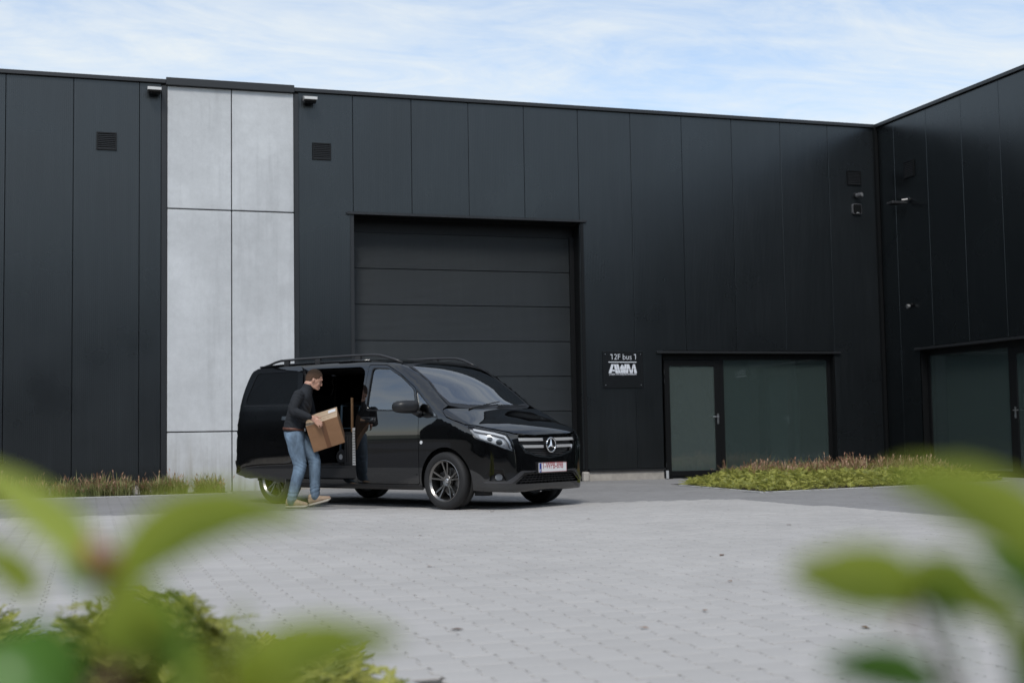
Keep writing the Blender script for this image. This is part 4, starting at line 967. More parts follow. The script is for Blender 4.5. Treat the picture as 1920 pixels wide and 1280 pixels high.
# --- underbody, liners, cab and cargo interior
ub = MB().box(-3.75, .62, -.66, .66, .235, .30).box(-3.9, -2.9, -.3, .3, .20, .235).box(-.25, .6, -.35, .35, .19, .235).build('underbody', M_ROUGHP, VAN, True)
for a in (0, -3.2):
    for s in (-1, 1):
        l = MB(); n = 14
        for k in range(n + 1):
            t = math.radians(-5 + 190 * k / n); 
            for y in (.64, .90): l.V.append((a + .425 * math.cos(t), s * y, .345 + .425 * math.sin(t)))
        l.F += [(2 * k, 2 * k + 1, 2 * k + 3, 2 * k + 2) for k in range(n)]; l.M += [0] * n
        b0 = len(l.V); l.V += [(a, s * .64, .345)] + [(a + .425 * math.cos(math.radians(-5 + 190 * k / n)), s * .64, .345 + .425 * math.sin(math.radians(-5 + 190 * k / n))) for k in range(n + 1)]
        l.F += [(b0, b0 + 1 + k, b0 + 2 + k) for k in range(n)]; l.M += [0] * n
        l.build('wheel_liner', M_ROUGHP, VAN, True)
MB().box(-4.05, -1.50, -.86, .86, .49, .52).build('cargo_floor', M_ROUGHP, VAN, True)
MB().box(-2.70, -1.56, -.90, -.865, .36, .488).build('step_well', M_ROUGHP, VAN, True)
MB().box(-1.50, -1.46, -.80, .80, .52, 1.76).build('bulkhead', M_INT, VAN, True)
MB().box(-3.80, -1.5, .80, .83, .52, 1.40).box(-3.80, -3.77, -.64, .64, .52, 1.50).box(-3.75, -1.5, -.70, .70, 1.80, 1.82).box(-3.80, -2.72, -.83, -.80, .52, 1.62).build('cargo_lining', M_INT, VAN, True)
pst = MB().box(-1.720, -1.660, -.862, -.84, .525, 1.005)
ps = pst.build('perforated_strip', mat('zinc_strip', (.55, .56, .57), .45, metal=.3), VAN, True)
hs = MB()
for k in range(13):
    for dx in (-.014, .014): hs.box(-1.690 + dx - .006, -1.690 + dx + .006, -.8645, -.8625, .545 + .034 * k, .558 + .034 * k)
hs.build('strip_holes', M_BACK, ps, True)
# cab
cb = MB().box(-.62, -.02, -.70, .70, .80, 1.16).box(-.75, -.60, -.70, .70, .95, 1.17); bevel(cb.build('dashboard', mat('dash_black', (.022, .022, .023), .6), VAN, True), .05, 3)
MB().box(-1.46, -.1, -.78, .78, .45, .49).build('cab_floor', M_INT, VAN, True)
for y in (-.42, .42):
    sb = MB().box(-1.22, -.74, y - .24, y + .24, .78, .94); seat = bevel(sb.build('seat', mat('seat_cloth', (.03, .03, .032), .9), VAN, True), .05, 3)
    bevel(MB().box(-1.40, -1.24, y - .23, y + .23, .95, 1.48).build('backrest', MATS['seat_cloth'], seat, True), .05, 3); bevel(MB().box(-1.40, -1.30, y - .12, y + .12, 1.52, 1.70).build('headrest', MATS['seat_cloth'], seat, True), .03, 3)
sw = MB(); Tsw = Matrix.Translation((-.78, .42, 1.13)) @ Matrix.Rotation(math.radians(28), 4, 'Y') @ Matrix.Rotation(math.radians(90), 4, 'Z')
sw.lathe([(.185 + .014 * math.cos(t), .014 * math.sin(t)) for t in np.linspace(0, 2 * math.pi, 8, endpoint=False)], 32, Tsw, 0, True); sw.tube([(-.80, .42, 1.13), (-.62, .42, 1.02)], .04, 8); sw.build('steering_wheel', M_INT, VAN, True)
bevel(MB().box(-.80, -.77, -.12, .12, 1.57, 1.64).build('rear_view_mirror', M_SATIN, VAN, True), .015)
for s, nm in ((-1, 0), (1, 0)):
    bevel(MB().box(-1.12, -.92, s * .38 - .20, s * .38 + .20, 1.70, 1.715).build('sun_visor', mat('visor_grey', (.30, .30, .29), .8), VAN, True), .003)
# wipers
for s, (b0, b1) in ((0, (.55, -.08)), (1, (.02, -.60))):
    P = [vmap('top', [(a, b)])[0] for a, b in ((.055, b0), (.045, b0 * .8 + b1 * .2), (.03, (b0 + b1) / 2), (.008, b0 * .2 + b1 * .8), (-.012, b1))]
    MB().tube([(p[0] + .004, -p[1], p[2] + .020) for p in P], [.012, .010, .008, .007, .006], 6).build('wiper', M_ROUGHP, VAN, True, True)
# mud flap and jacking bits below the bumper
MB().box(.30, .46, -.74, -.60, .165, .235).build('splash_guard', M_ROUGHP, VAN, True)
# ---------------------------------------------------------------- man carrying a box
def skin_mat():
    m = mat('skin', (.50, .285, .205), .5, var=.10, vscale=14); m.node_tree.nodes['Principled BSDF'].inputs['Subsurface Weight'].default_value = .08; return m
M_SKIN = skin_mat()
M_HAIR = mat('dark_brown_hair', (.040, .027, .019), .9, spec=.12, var=.4, vscale=60, vmap=(1, 1, 5), bump=.4, bscale=160)
def hair_fade():
    # short back and sides: scalp shows through where the hair is clipped
    nt = M_HAIR.node_tree; N = nt.nodes.new; L = nt.links.new; b = nt.nodes['Principled BSDF']; src = b.inputs['Base Color'].links[0].from_socket
    tc = N('ShaderNodeTexCoord'); sp = N('ShaderNodeSeparateXYZ'); L(tc.outputs['Object'], sp.inputs[0]); mr = N('ShaderNodeMapRange'); mr.inputs['From Min'].default_value = 1.63; mr.inputs['From Max'].default_value = 1.775; mr.inputs['To Min'].default_value = .62; mr.inputs['To Max'].default_value = 0; L(sp.outputs[2], mr.inputs['Value'])
    mx = N('ShaderNodeMix'); mx.data_type = 'RGBA'; mx.inputs['B'].default_value = (.22, .125, .085, 1); L(mr.outputs[0], mx.inputs['Factor']); L(src, mx.inputs['A']); L(mx.outputs['Result'], b.inputs['Base Color'])
hair_fade()
M_KNIT = mat('black_navy_sweater', (.0125, .0150, .0195), .85, var=.25, vscale=7, bump=1.0, bscale=14)
M_JEAN = mat('blue_denim', (.135, .195, .265), .85, var=.55, vscale=6.5, bump=.5, bscale=30, vmap=(1, 1, .6))
M_BELT = mat('brown_leather', (.115, .045, .028), .5, var=.2, vscale=20)
M_SUEDE = mat('tan_suede', (.37, .27, .19), .85, var=.2, vscale=25, bump=.5, bscale=90)
M_SOLE = mat('cream_sole', (.46, .42, .35), .7, var=.1)
M_SOLED = mat('dark_outsole', (.05, .045, .042), .8)

class Vol:
    """overlapping closed volumes, fused into one skin by a voxel remesh"""
    def __init__(s): s.V = []; s.F = []
    def loft(s, secs, n=16):
        b = len(s.V)
        for c, A, Bv in secs:
            for k in range(n):
                t = 2 * math.pi * k / n; s.V.append(tuple(Vector(c) + Vector(A) * math.cos(t) + Vector(Bv) * math.sin(t)))
        for i in range(len(secs) - 1):
            for k in range(n): s.F.append((b + i * n + k, b + i * n + (k + 1) % n, b + (i + 1) * n + (k + 1) % n, b + (i + 1) * n + k))
        s.F.append(tuple(b + k for k in reversed(range(n)))); s.F.append(tuple(b + (len(secs) - 1) * n + k for k in range(n)))
        return s
    def limb(s, pts, rad, n=14, flat=1.):
        P = [Vector(p) for p in pts]; secs = []
        # densify
        C = crom([tuple(p) for p in P], 4); R = np.interp(np.linspace(0, len(P) - 1, len(C)), range(len(P)), rad)
        prev = None
        for i in range(len(C)):
            d = Vector(C[min(i + 1, len(C) - 1)]) - Vector(C[max(i - 1, 0)]); d.normalize()
            a = d.cross(Vector((0, 1, 0)) if abs(d.y) < .9 else Vector((1, 0, 0))).normalized() if prev is None else (prev - d * prev.dot(d)).normalized()
            prev = a; c = d.cross(a); secs.append((C[i], a * R[i], c * R[i] * flat))
        s.loft(secs, n)
        for p, r in ((C[0], R[0]), (C[-1], R[-1])): s.ball(p, (r * .98,) * 3)
        return s
    def ball(s, c, r, n=14, rot=None):
        b = len(s.V); m = n // 2; c = Vector(c)
        for i in range(1, m):
            th = math.pi * i / m
            for k in range(n):
                t = 2 * math.pi * k / n; v = Vector((r[0] * math.sin(th) * math.cos(t), r[1] * math.sin(th) * math.sin(t), r[2] * math.cos(th)))
                if rot: v = rot @ v
                s.V.append(tuple(c + v))
        top = Vector((0, 0, r[2])); bot = -top
        if rot: top = rot @ top; bot = rot @ bot
        s.V.append(tuple(c + top)); s.V.append(tuple(c + bot)); tI, bI = len(s.V) - 2, len(s.V) - 1
        for i in range(m - 2):
            for k in range(n): s.F.append((b + i * n + k, b + (i + 1) * n + k, b + (i + 1) * n + (k + 1) % n, b + i * n + (k + 1) % n))
        for k in range(n): s.F.append((tI, b + k, b + (k + 1) % n)); s.F.append((b + (m - 2) * n + k, bI, b + (m - 2) * n + (k + 1) % n))
        return s
    def build(s, name, m, parent, voxel=.009, smooth=6, wrinkle=None):
        me = bpy.data.meshes.new(name); me.from_pydata(s.V, [], s.F); me.update()
        bm = bmesh.new(); bm.from_mesh(me); bmesh.ops.recalc_face_normals(bm, faces=bm.faces); bm.to_mesh(me); bm.free()
        o = bpy.data.objects.new(name, me); COL.objects.link(o)
        r = o.modifiers.new('remesh', 'REMESH'); r.mode = 'VOXEL'; r.voxel_size = voxel; r.use_smooth_shade = True
        sm = o.modifiers.new('smooth', 'SMOOTH'); sm.iterations = smooth; sm.factor = .5
        dg = bpy.context.evaluated_depsgraph_get(); me2 = bpy.data.meshes.new_from_object(o.evaluated_get(dg)); bpy.data.objects.remove(o)
        if wrinkle:
            n = len(me2.vertices); co = np.empty(n * 3); me2.vertices.foreach_get('co', co); co = co.reshape(-1, 3)
            no = np.empty(n * 3); me2.vertices.foreach_get('normal', no); no = no.reshape(-1, 3)
            co += no * wrinkle(co)[:, None]; me2.vertices.foreach_set('co', co.ravel())
        me2.materials.clear(); me2.materials.append(m); me2.polygons.foreach_set('use_smooth', [True] * len(me2.polygons)); me2.name = name; me2.update()
        return link(name, me2, parent, True)

MAN = thing('person', 'man in a black sweater and blue jeans carrying a box to the van', 'person', (2.632, 16.91, 0), -YAW)
MAN.scale = (.972,) * 3
YV = Vector((0, 1, 0))
def sec(x, z, d, w, tilt, y=0.):
    t = math.radians(tilt); return ((x, y, z), Vector((math.cos(t), 0, -math.sin(t))) * d, YV * w)
# body: one continuous surface from head to feet
bd = Vol()
bd.ball((.082, 0, 1.722), (.104, .078, .102)); bd.ball((.100, 0, 1.690), (.090, .074, .100), rot=Matrix.Rotation(math.radians(14), 3, 'Y'))
bd.ball((.130, 0, 1.635), (.058, .058, .085), rot=Matrix.Rotation(math.radians(10), 3, 'Y')); bd.ball((.152, 0, 1.580), (.036, .036, .030)); bd.limb([(.05, .058, 1.62), (.10, .050, 1.585), (.148, .02, 1.572)], [.017, .018, .018], 8); bd.limb([(.05, -.058, 1.62), (.10, -.050, 1.585), (.148, -.02, 1.572)], [.017, .018, .018], 8); bd.ball((.138, 0, 1.622), (.052, .053, .062)); bd.ball((.168, 0, 1.604), (.024, .032, .022))
bd.limb([(.182, 0, 1.695), (.198, 0, 1.660), (.202, 0, 1.646)], [.009, .011, .012], 8); bd.ball((.190, 0, 1.640), (.015, .017, .010)); bd.ball((.180, 0, 1.712), (.016, .052, .014)); bd.ball((.183, 0, 1.606), (.014, .026, .008)); bd.ball((.182, 0, 1.594), (.014, .024, .008))
for s in (-1, 1):
    bd.ball((.064, s * .076, 1.668), (.017, .009, .028), rot=Matrix.Rotation(math.radians(-12), 3, 'Y')); bd.ball((.142, s * .040, 1.640), (.026, .022, .034))
bd.limb([(-.01, 0, 1.50), (.02, 0, 1.57), (.055, 0, 1.645)], [.072, .062, .060])
bd.loft([sec(-.16, .93, .10, .13, 4), sec(-.15, 1.05, .105, .135, 12), sec(-.11, 1.22, .11, .145, 18), sec(-.065, 1.38, .115, .155, 20), sec(-.03, 1.475, .09, .15, 20), sec(.0, 1.54, .06, .07, 20)])
ARM_R = [(-.07, -.185, 1.475), (-.112, -.232, 1.365), (-.14, -.262, 1.268), (-.03, -.272, 1.222), (.075, -.262, 1.182)]
ARM_L = [(-.03, .185, 1.47), (.0, .25, 1.34), (.03, .30, 1.20), (.12, .33, 1.02), (.20, .34, .90)]
bd.limb(ARM_R, [.05, .048, .042, .038, .030]); bd.limb(ARM_L, [.05, .048, .042, .038, .030])
LEG_R = [(-.150, -.085, .93), (-.118, -.100, .75), (-.075, -.110, .545), (-.125, -.105, .34), (-.185, -.10, .12)]
LEG_L = [(-.125, .085, .93), (-.03, .095, .79), (.078, .100, .640), (.088, .100, .40), (.094, .10, .165)]
bd.limb(LEG_R, [.085, .072, .053, .050, .038]); bd.limb(LEG_L, [.085, .072, .053, .050, .038])
bd.limb([(-.215, -.10, .06), (-.14, -.10, .055), (-.05, -.10, .045)], [.035, .036, .028]); bd.limb([(.06, .10, .085), (.16, .10, .10), (.27, .10, .115)], [.035, .036, .028])
# right hand: palm over the box edge, fingers down the near face, thumb along the top
bd.loft([((.078, -.258, 1.180), Vector((.006, .012, .026)), Vector((.006, .016, -.006))), ((.115, -.238, 1.163), Vector((.016, .008, .036)), Vector((.004, .016, -.006))), ((.150, -.228, 1.142), Vector((.020, .006, .038)), Vector((.004, .014, -.004))), ((.172, -.232, 1.126), Vector((.022, .002, .036)), Vector((.004, .012, -.002)))], 12)
for (p0, p1, p2, p3, r) in (((.158, -.232, 1.150), (.196, -.240, 1.140), (.226, -.240, 1.118), (.240, -.232, 1.098), .0094), ((.166, -.234, 1.130), (.206, -.243, 1.112), (.232, -.240, 1.085), (.240, -.228, 1.065), .0098),
                          ((.164, -.236, 1.110), (.198, -.243, 1.088), (.218, -.239, 1.062), (.224, -.226, 1.044), .0094), ((.152, -.236, 1.094), (.180, -.241, 1.072), (.196, -.236, 1.050), (.200, -.224, 1.036), .0084),
                          ((.110, -.222, 1.182), (.150, -.196, 1.186), (.190, -.180, 1.176), (.216, -.176, 1.170), .0105)):
    bd.limb([p0, p1, p2, p3], [r, r, r * .95, r * .82], 8)
# left hand under the far bottom edge
bd.loft([((.20, .34, .90), Vector((.02, .02, 0)), Vector((0, .012, .016))), ((.235, .325, .858), Vector((.032, .01, .01)), Vector((.0, .012, .012))), ((.27, .30, .828), Vector((.034, .01, .014)), Vector((.0, .01, .012)))], 12)
for k in range(4): bd.limb([(.245 + .022 * k, .30, .830 + .006 * k), (.25 + .022 * k, .255, .803 + .007 * k), (.252 + .022 * k, .215, .786 + .007 * k)], [.0095, .0092, .008], 8)
bd.limb([(.235, .31, .865), (.275, .318, .875), (.305, .312, .885)], [.011, .0105, .009], 8)
BODY = bd.build('body', M_SKIN, MAN, .0055, 3)
# head turned: chin down, face a little away from the viewer
def head_pose(o, all_=False):
    n = len(o.data.vertices); co = np.empty(n * 3); o.data.vertices.foreach_get('co', co); co = co.reshape(-1, 3)
    piv = np.array([.035, 0, 1.585]); w = np.ones(n) if all_ else sstep(1.545, 1.62, co[:, 2] + .25 * (co[:, 0] - .03)) * (np.abs(co[:, 1]) < .13)
    ang_p, ang_y = math.radians(19), math.radians(20)
    R = np.array((Matrix.Rotation(ang_y, 3, 'Z') @ Matrix.Rotation(ang_p, 3, 'Y')))
    q = (co - piv) @ R.T + piv + np.array([-.012, 0, .012])
    co = co * (1 - w[:, None]) + q * w[:, None]; o.data.vertices.foreach_set('co', co.ravel()); o.data.update()
head_pose(BODY)
# eyes and brows
for s in (-1, 1):
    e_ = Vol().ball((.174, s * .030, 1.684), (.008, .009, .006), 10).build('eye', mat('eye_dark', (.03, .025, .02), .2), MAN, .003, 1)
    b_ = Vol().limb([(.190, s * .014, 1.704), (.188, s * .034, 1.708), (.172, s * .052, 1.702)], [.003, .0035, .002], 6).build('eyebrow', M_HAIR, MAN, .003, 1); head_pose(e_, True); head_pose(b_, True)
# hair cap
hv = Vol(); hv.ball((.078, 0, 1.729), (.108, .0805, .100), 24); hv.ball((.052, 0, 1.710), (.084, .0785, .104), 24, Matrix.Rotation(math.radians(20), 3, 'Y'))
HAIR = hv.build('hair', M_HAIR, MAN, .006, 3, wrinkle=lambda c: .0015 * np.sin(c[:, 0] * 160 + 3 * np.sin(c[:, 1] * 90)) * np.sin(c[:, 2] * 130))
bm = bmesh.new(); bm.from_mesh(HAIR.data)
hl = lambda v: np.interp(v.co.x, [-.05, .03, .05, .085, .10, .125, .15, .19], [1.618, 1.628, 1.690, 1.690, 1.672, 1.700, 1.752, 1.775]) + .004 * math.sin(v.co.x * 300 + v.co.y * 170)
kill = [v for v in bm.verts if v.co.z < hl(v)]
bmesh.ops.delete(bm, geom=kill, context='VERTS'); bm.to_mesh(HAIR.data); bm.free()
head_pose(HAIR, True)
so = HAIR.modifiers.new('solid', 'SOLIDIFY'); so.thickness = .004; so.offset = -1
# clothes
def folds(amp, seed, zones):
    """creases gathered round the bends: zones = [(centre, reach, direction)]"""
    r = np.random.default_rng(seed); K_ = [(r.normal(0, 1, 3), r.uniform(0, 6.28), r.uniform(22, 46)) for _ in range(7)]
    def f(c):
        base = sum(np.sin(c @ (k / np.linalg.norm(k)) * w + p) for k, p, w in K_) / 7
        out = .55 * base
        for (cc, reach, d) in zones:
            d = np.array(d) / np.linalg.norm(d); g = np.exp(-(((c - np.array(cc)) / reach) ** 2).sum(1))
            out = out + 1.5 * g * (np.abs(np.sin(c @ d * 62 + 2.0 * base)) - .5)
        return amp * out
    return f
sw_ = Vol()
sw_.loft([sec(-.175, .985, .130, .170, 2), sec(-.168, 1.02, .142, .178, 6), sec(-.150, 1.10, .142, .176, 12), sec(-.112, 1.23, .140, .178, 18), sec(-.068, 1.37, .140, .188, 20), sec(-.038, 1.455, .118, .190, 20), sec(-.008, 1.515, .088, .130, 20), sec(.012, 1.555, .072, .080, 20), sec(.030, 1.595, .068, .070, 22)], 20)
sw_.limb(ARM_R, [.074, .068, .060, .053, .040]); sw_.limb(ARM_L, [.074, .068, .060, .053, .040])
SWE = sw_.build('sweater', M_KNIT, MAN, .009, 4, folds(.0115, 3, [((-.14, -.26, 1.27), .08, (.9, 0, .5)), ((-.10, -.1, 1.12), .12, (.5, 0, 1)), ((-.07, -.18, 1.45), .08, (.3, .2, 1)), ((.02, -.1, 1.30), .12, (1, 0, .7))]))
cv = Vol(); cv.loft([((.012, 0, 1.565), Vector((.070, 0, -.02)), YV * .074), ((.034, 0, 1.612), Vector((.066, 0, -.022)), YV * .069)], 18); cv.build('collar', M_KNIT, SWE, .007, 2)
jv = Vol()
jv.loft([sec(-.150, .86, .115, .150, 0), sec(-.158, .92, .132, .166, 2), sec(-.165, .98, .136, .170, 2), sec(-.168, 1.03, .132, .168, 4)], 20)
jv.limb(LEG_R[:-1] + [(-.192, -.10, .085)], [.116, .106, .086, .076, .064]); jv.limb(LEG_L[:-1] + [(.094, .10, .135)], [.112, .104, .084, .074, .062])
JEA = jv.build('jeans', M_JEAN, MAN, .009, 4, folds(.0085, 5, [((-.07, -.11, .56), .10, (.4, 0, 1)), ((.075, .10, .64), .09, (.3, 0, 1)), ((-.14, -.08, .88), .11, (.9, 0, .8)), ((-.17, -.10, .17), .09, (.2, 0, 1)), ((.09, .10, .22), .09, (-.2, 0, 1)), ((-.02, .05, .84), .10, (1, 0, .6))]))
bl = MB(); n = 28; 
for zz, g in ((1.012, 1.0), (1.012, 1.04), (1.046, 1.04), (1.046, 1.0)):
    for k in range(n):
        t = 2 * math.pi * k / n; bl.V.append((-.168 + .140 * g * math.cos(t), .176 * g * math.sin(t), zz - .01 * math.cos(t)))
bl.F += [(r * n + k, r * n + (k + 1) % n, ((r + 1) % 4) * n + (k + 1) % n, ((r + 1) % 4) * n + k) for r in range(4) for k in range(n)]; bl.M += [0] * (4 * n)
fix_normals(bl.build('belt', M_BELT, MAN, True, True))
MB().box(-.028, -.012, -.03, .03, .998, 1.040).build('belt_buckle', M_ALU, MAN, True)
def shoe(pos, pitch, y):
    T = Matrix.Translation(pos) @ Matrix.Rotation(math.radians(-pitch), 4, 'Y')
    up = Vol()
    S = [((x, 0, z), Vector((0, 0, h)), YV * w) for x, z, h, w in ((-.062, .066, .036, .032), (-.040, .074, .052, .041), (.02, .078, .060, .043), (.08, .068, .050, .046), (.14, .056, .038, .050), (.19, .050, .030, .047), (.228, .044, .020, .032))]
    up.loft(S, 16); up.limb([(-.01, 0, .07), (-.012, 0, .118)], [.046, .044], 12)
    o = up.build('shoe', M_SUEDE, MAN, .007, 3); o.data.transform(T)
    for nm, z0, z1, g, m in (('sole', .008, .034, .99, M_SOLE), ('outsole', .0, .0085, .96, M_SOLED)):
        sl = MB(); P = [(-.07, .0), (-.062, .028), (-.02, .038), (.06, .042), (.14, .050), (.20, .045), (.236, .022), (.242, 0)]
        ring = P + [(x, -w) for x, w in reversed(P[1:-1])]; k = len(ring)
        V = [(x * g, w * g, z0 + (.018 if x > .2 else 0)) for x, w in ring] + [(x * g, w * g, z1 + (.012 if x > .2 else 0)) for x, w in ring]
        oo = fix_normals(mesh(nm, V, [tuple(range(k)), tuple(reversed(range(k, 2 * k)))] + [(i, (i + 1) % k, k + (i + 1) % k, k + i) for i in range(k)], m, o, True)); oo.data.transform(T); bevel(oo, .008, 3)
    lc = MB()
    for j in range(4): lc.tube([(.035 + .026 * j, -.026, .118 - .013 * j), (.038 + .026 * j, 0, .130 - .014 * j), (.035 + .026 * j, .026, .118 - .013 * j)], .0035, 6)
    l = lc.build('laces', M_SOLE, o, True); l.data.transform(T)
shoe((-.200, -.10, .0), 0, -.10); shoe((.078, .10, .020), 14, .10)

# ---------------------------------------------------------------- the box
BX = thing('cardboard_box', 'brown cardboard box with a tape strip in the man\'s arms', 'box', (2.632, 16.91, 0), -YAW)
BX.scale = (.972,) * 3
M_CARD = mat('cardboard', (.315, .172, .090), .85, var=.10, vscale=7, bump=.3, bscale=80)
M_CARDLIT = mat('cardboard_lit_top', (.46, .345, .235), .85, var=.08, vscale=7)  # paler copy of the cardboard, overhead light put into the top face colour
M_TAPE = mat('brown_tape', (.185, .085, .04), .3)
bo = Vector((.020, -.205, 1.058)); e1 = Vector((.411, .009, .126)); e2 = Vector((.086, .17, -.37)).normalized() * .385; e3 = e1.cross(e2).normalized() * -.34
if e3.y < 0: e3 = -e3
bp = lambda u, v, w: tuple(bo + e1 * u + e2 * v + e3 * w)
V = [bp(u, v, w) for w in (0, 1) for u, v in ((0, 0), (1, 0), (1, 1), (0, 1))]
F = [(0, 1, 2, 3), (7, 6, 5, 4), (0, 4, 5, 1), (1, 5, 6, 2), (2, 6, 7, 3), (3, 7, 4, 0)]
o = mesh('carton', V, F, [M_CARD, M_CARDLIT], BX, True, False, [0, 0, 1, 0, 0, 0]); fix_normals(o); bevel(o, .005, 2)
def patch(name, face, u0, u1, v0, v1, m, lift=.0015):
    """face: front (u,v at w=0) or top (u,w at v=0)"""
    nn = (-e3 if face == 'front' else -e2).normalized() * lift
    q = [bp(u, v, 0) if face == 'front' else bp(u, 0, v) for u, v in ((u0, v0), (u1, v0), (u1, v1), (u0, v1))]
    A = [tuple(Vector(p) + nn) for p in q]; Bq = [tuple(Vector(p) + nn * .2) for p in q]
    return fix_normals(mesh(name, A + Bq, [(0, 1, 2, 3), (7, 6, 5, 4), (0, 4, 5, 1), (1, 5, 6, 2), (2, 6, 7, 3), (3, 7, 4, 0)], m, BX, True))
patch('tape', 'front', .44, .58, .005, .995, M_TAPE)
patch('flap_edge', 'top', .01, .99, .482, .492, M_CARD, .002); patch('tape', 'top', .02, .98, .44, .54, mat('clear_tape', (.42, .31, .21), .2), .001)
patch('shipping_label', 'top', .72, .95, .60, .86, mat('label_white', (.72, .74, .76), .5), .0018)
for u, v in ((.55, .20), (.60, .14), (.70, .2), (.12, .2)):
    patch('tape_mark', 'top', u, u + .025, v, v + .05, M_TAPE, .0016)
# wooden batten and strap standing in the cargo space
BT = MB(); BT.box(-1.915, -1.885, -.71, -.69, .952, 1.40); 
tag(bevel(BT.build('wooden_batten', mat('pine_in_shade', (.15, .085, .04), .7, var=.15, vscale=20), None), .002), 'thin wooden batten standing upright inside the open van', 'batten')  # base colour lowered to carry the shade of the cargo space
bpy.data.objects['wooden_batten'].matrix_world = WM[VAN].copy()
HT = thing('hand_trolley', 'dark hand trolley with small wheels inside the van opening', 'trolley', (0, 0, 0)); HT.matrix_world = WM[VAN] @ Matrix.Translation((-.36, 0, 0))
ht = MB(); ht.tube([(-1.78, -.70, .56), (-1.74, -.70, 1.30), (-1.74, -.38, 1.30), (-1.78, -.38, .56)], .016, 8); ht.tube([(-1.75, -.70, 1.0), (-1.75, -.38, 1.0)], .012, 6); ht.build('frame', mat('trolley_blue', (.02, .035, .05), .4), HT, True)
ht = MB(); ht.box(-1.95, -1.78, -.70, -.38, .530, .545); ht.build('toe_plate', M_ROUGHP, HT, True)
for y in (-.74, -.34):
    ht = MB(); ht.lathe([(.035, -.02), (.09, -.02), (.10, 0), (.09, .02), (.035, .02)], 24, Matrix.Translation((-1.70, y, .63)), 0, True); ht.build('wheel', M_RUBBER, HT, True, True)
    ht = MB(); ht.lathe([(.0001, -.022), (.035, -.022), (.035, .022), (.0001, .022)], 16, Matrix.Translation((-1.70, y, .63))); ht.build('hub', M_GALV, HT, True)
CRT = thing('storage_crate', 'black plastic crate inside the van behind the open door', 'crate', (0, 0, 0)); CRT.matrix_world = WM[VAN].copy()
cr = MB()
for a in ((-1.955, -1.745, -.79, -.77, .523, .93), (-1.955, -1.745, -.47, -.45, .523, .93), (-1.955, -1.935, -.77, -.47, .523, .93), (-1.765, -1.745, -.77, -.47, .523, .93), (-1.935, -1.765, -.77, -.47, .523, .54)): cr.box(*a)
cr.build('crate_body', M_ROUGHP, CRT, True)
bevel(MB().box(-1.965, -1.735, -.80, -.44, .931, .951).build('lid', M_SATIN, CRT, True), .005)
for k in range(4): MB().box(-1.93 + .045 * k, -1.915 + .045 * k, -.797, -.7905, .56, .90).build('rib', M_ROUGHP, CRT, True)
# ---------------------------------------------------------------- planting
M_GRASS = leaf_mat('grass_green', (.14, .19, .05), (.40, .38, .17), .35)
M_GRASSR = leaf_mat('grass_straw_red', (.36, .17, .11), (.50, .33, .21), .3)
M_COVER = leaf_mat('groundcover_green', (.31, .35, .05), (.62, .60, .18), .45, scale=2.5)
M_COVERD = leaf_mat('groundcover_dark_leaf', (.17, .22, .05), (.38, .38, .11), .35)  # darker leaf colour, picked for sprays at random
M_TWIG = mat('twig_brown', (.085, .055, .035), .8, var=.3, vscale=20)

def arr_mesh(name, V, F, m, smooth=False, mi=None):
    me = bpy.data.meshes.new(name); me.from_pydata(V, [], F)
    for x in (m if isinstance(m, list) else [m]): me.materials.append(x)
    if mi is not None: me.polygons.foreach_set('material_index', mi)
    o = bpy.data.objects.new(name, me); COL.objects.link(o); return o
def in_poly(poly, n):
    P = np.array(poly); lo, hi = P.min(0), P.max(0); out = np.zeros((0, 2))
    while len(out) < n:
        q = RNG.uniform(lo, hi, (n * 2, 2)); out = np.vstack([out, q[pip(poly, q)]])
    return out[:n]
def tufts(name, centers, hgt, per, red, label, spread=.10):
    V, F, MI = [], [], []
    for (x, y) in centers:
        hh = hgt * RNG.uniform(.55, 1.3); k = int(per * RNG.uniform(.8, 1.2))
        for _ in range(k):
            a = RNG.uniform(0, 2 * math.pi); lean = RNG.uniform(.2, 1.25); L = hh * RNG.uniform(.6, 1.15); w = RNG.uniform(.0035, .0065)
            bx, by = x + RNG.normal(0, spread * .35), y + RNG.normal(0, spread * .35); dx, dy = math.cos(a), math.sin(a); sx, sy = -dy, dx
            b = len(V); r = 0
            isred = RNG.random() < red
            for t, ww in ((0, 1.), (.4, 1.1), (.75, .8), (1., .12)):
                out = L * lean * .75 * t ** 1.9; z = L * (t - .38 * lean * t ** 2.4)
                px, py = bx + dx * out, by + dy * out
                V.append((px - sx * w * ww, py - sy * w * ww, z)); V.append((px + sx * w * ww, py + sy * w * ww, z))
            F += [(b, b + 1, b + 3, b + 2), (b + 2, b + 3, b + 5, b + 4), (b + 4, b + 5, b + 7, b + 6)]
            MI += ([0, 1, 1] if isred else [0, 0, 0 if RNG.random() < .7 else 1])
            if isred and RNG.random() < .55:       # seed head
                b = len(V); tx, ty, tz = V[-1]
                for q in range(3):
                    u = .012 * q; V.append((tx - sx * .008 - dx * u, ty - sy * .008 - dy * u, tz - .02 * q)); V.append((tx + sx * .008 - dx * u, ty + sy * .008 - dy * u, tz - .02 * q + .01))
                F += [(b, b + 1, b + 3, b + 2), (b + 2, b + 3, b + 5, b + 4)]; MI += [1, 1]
    o = arr_mesh(name, V, F, [M_GRASS, M_GRASSR], mi=MI); return tag(o, label, None, None, 'stuff')
# grass along the left-hand wall
c = in_poly([(-3.5, 22.1), (2.05, 22.1), (2.05, 22.8), (-3.5, 22.8)], 120)
tufts('grass', c, .33, 50, .20, 'dry green and reddish grass tufts along the wall bed')
# reddish grass in the corner bed, behind the ground cover
c = in_poly([(10.25, 19.0), (11.3, 18.75), (14.0, 18.9), (14.0, 21.0), (10.6, 21.0)], 230)
tufts('grass', c, .37, 54, .48, 'reddish flowering grass at the back of the corner bed')

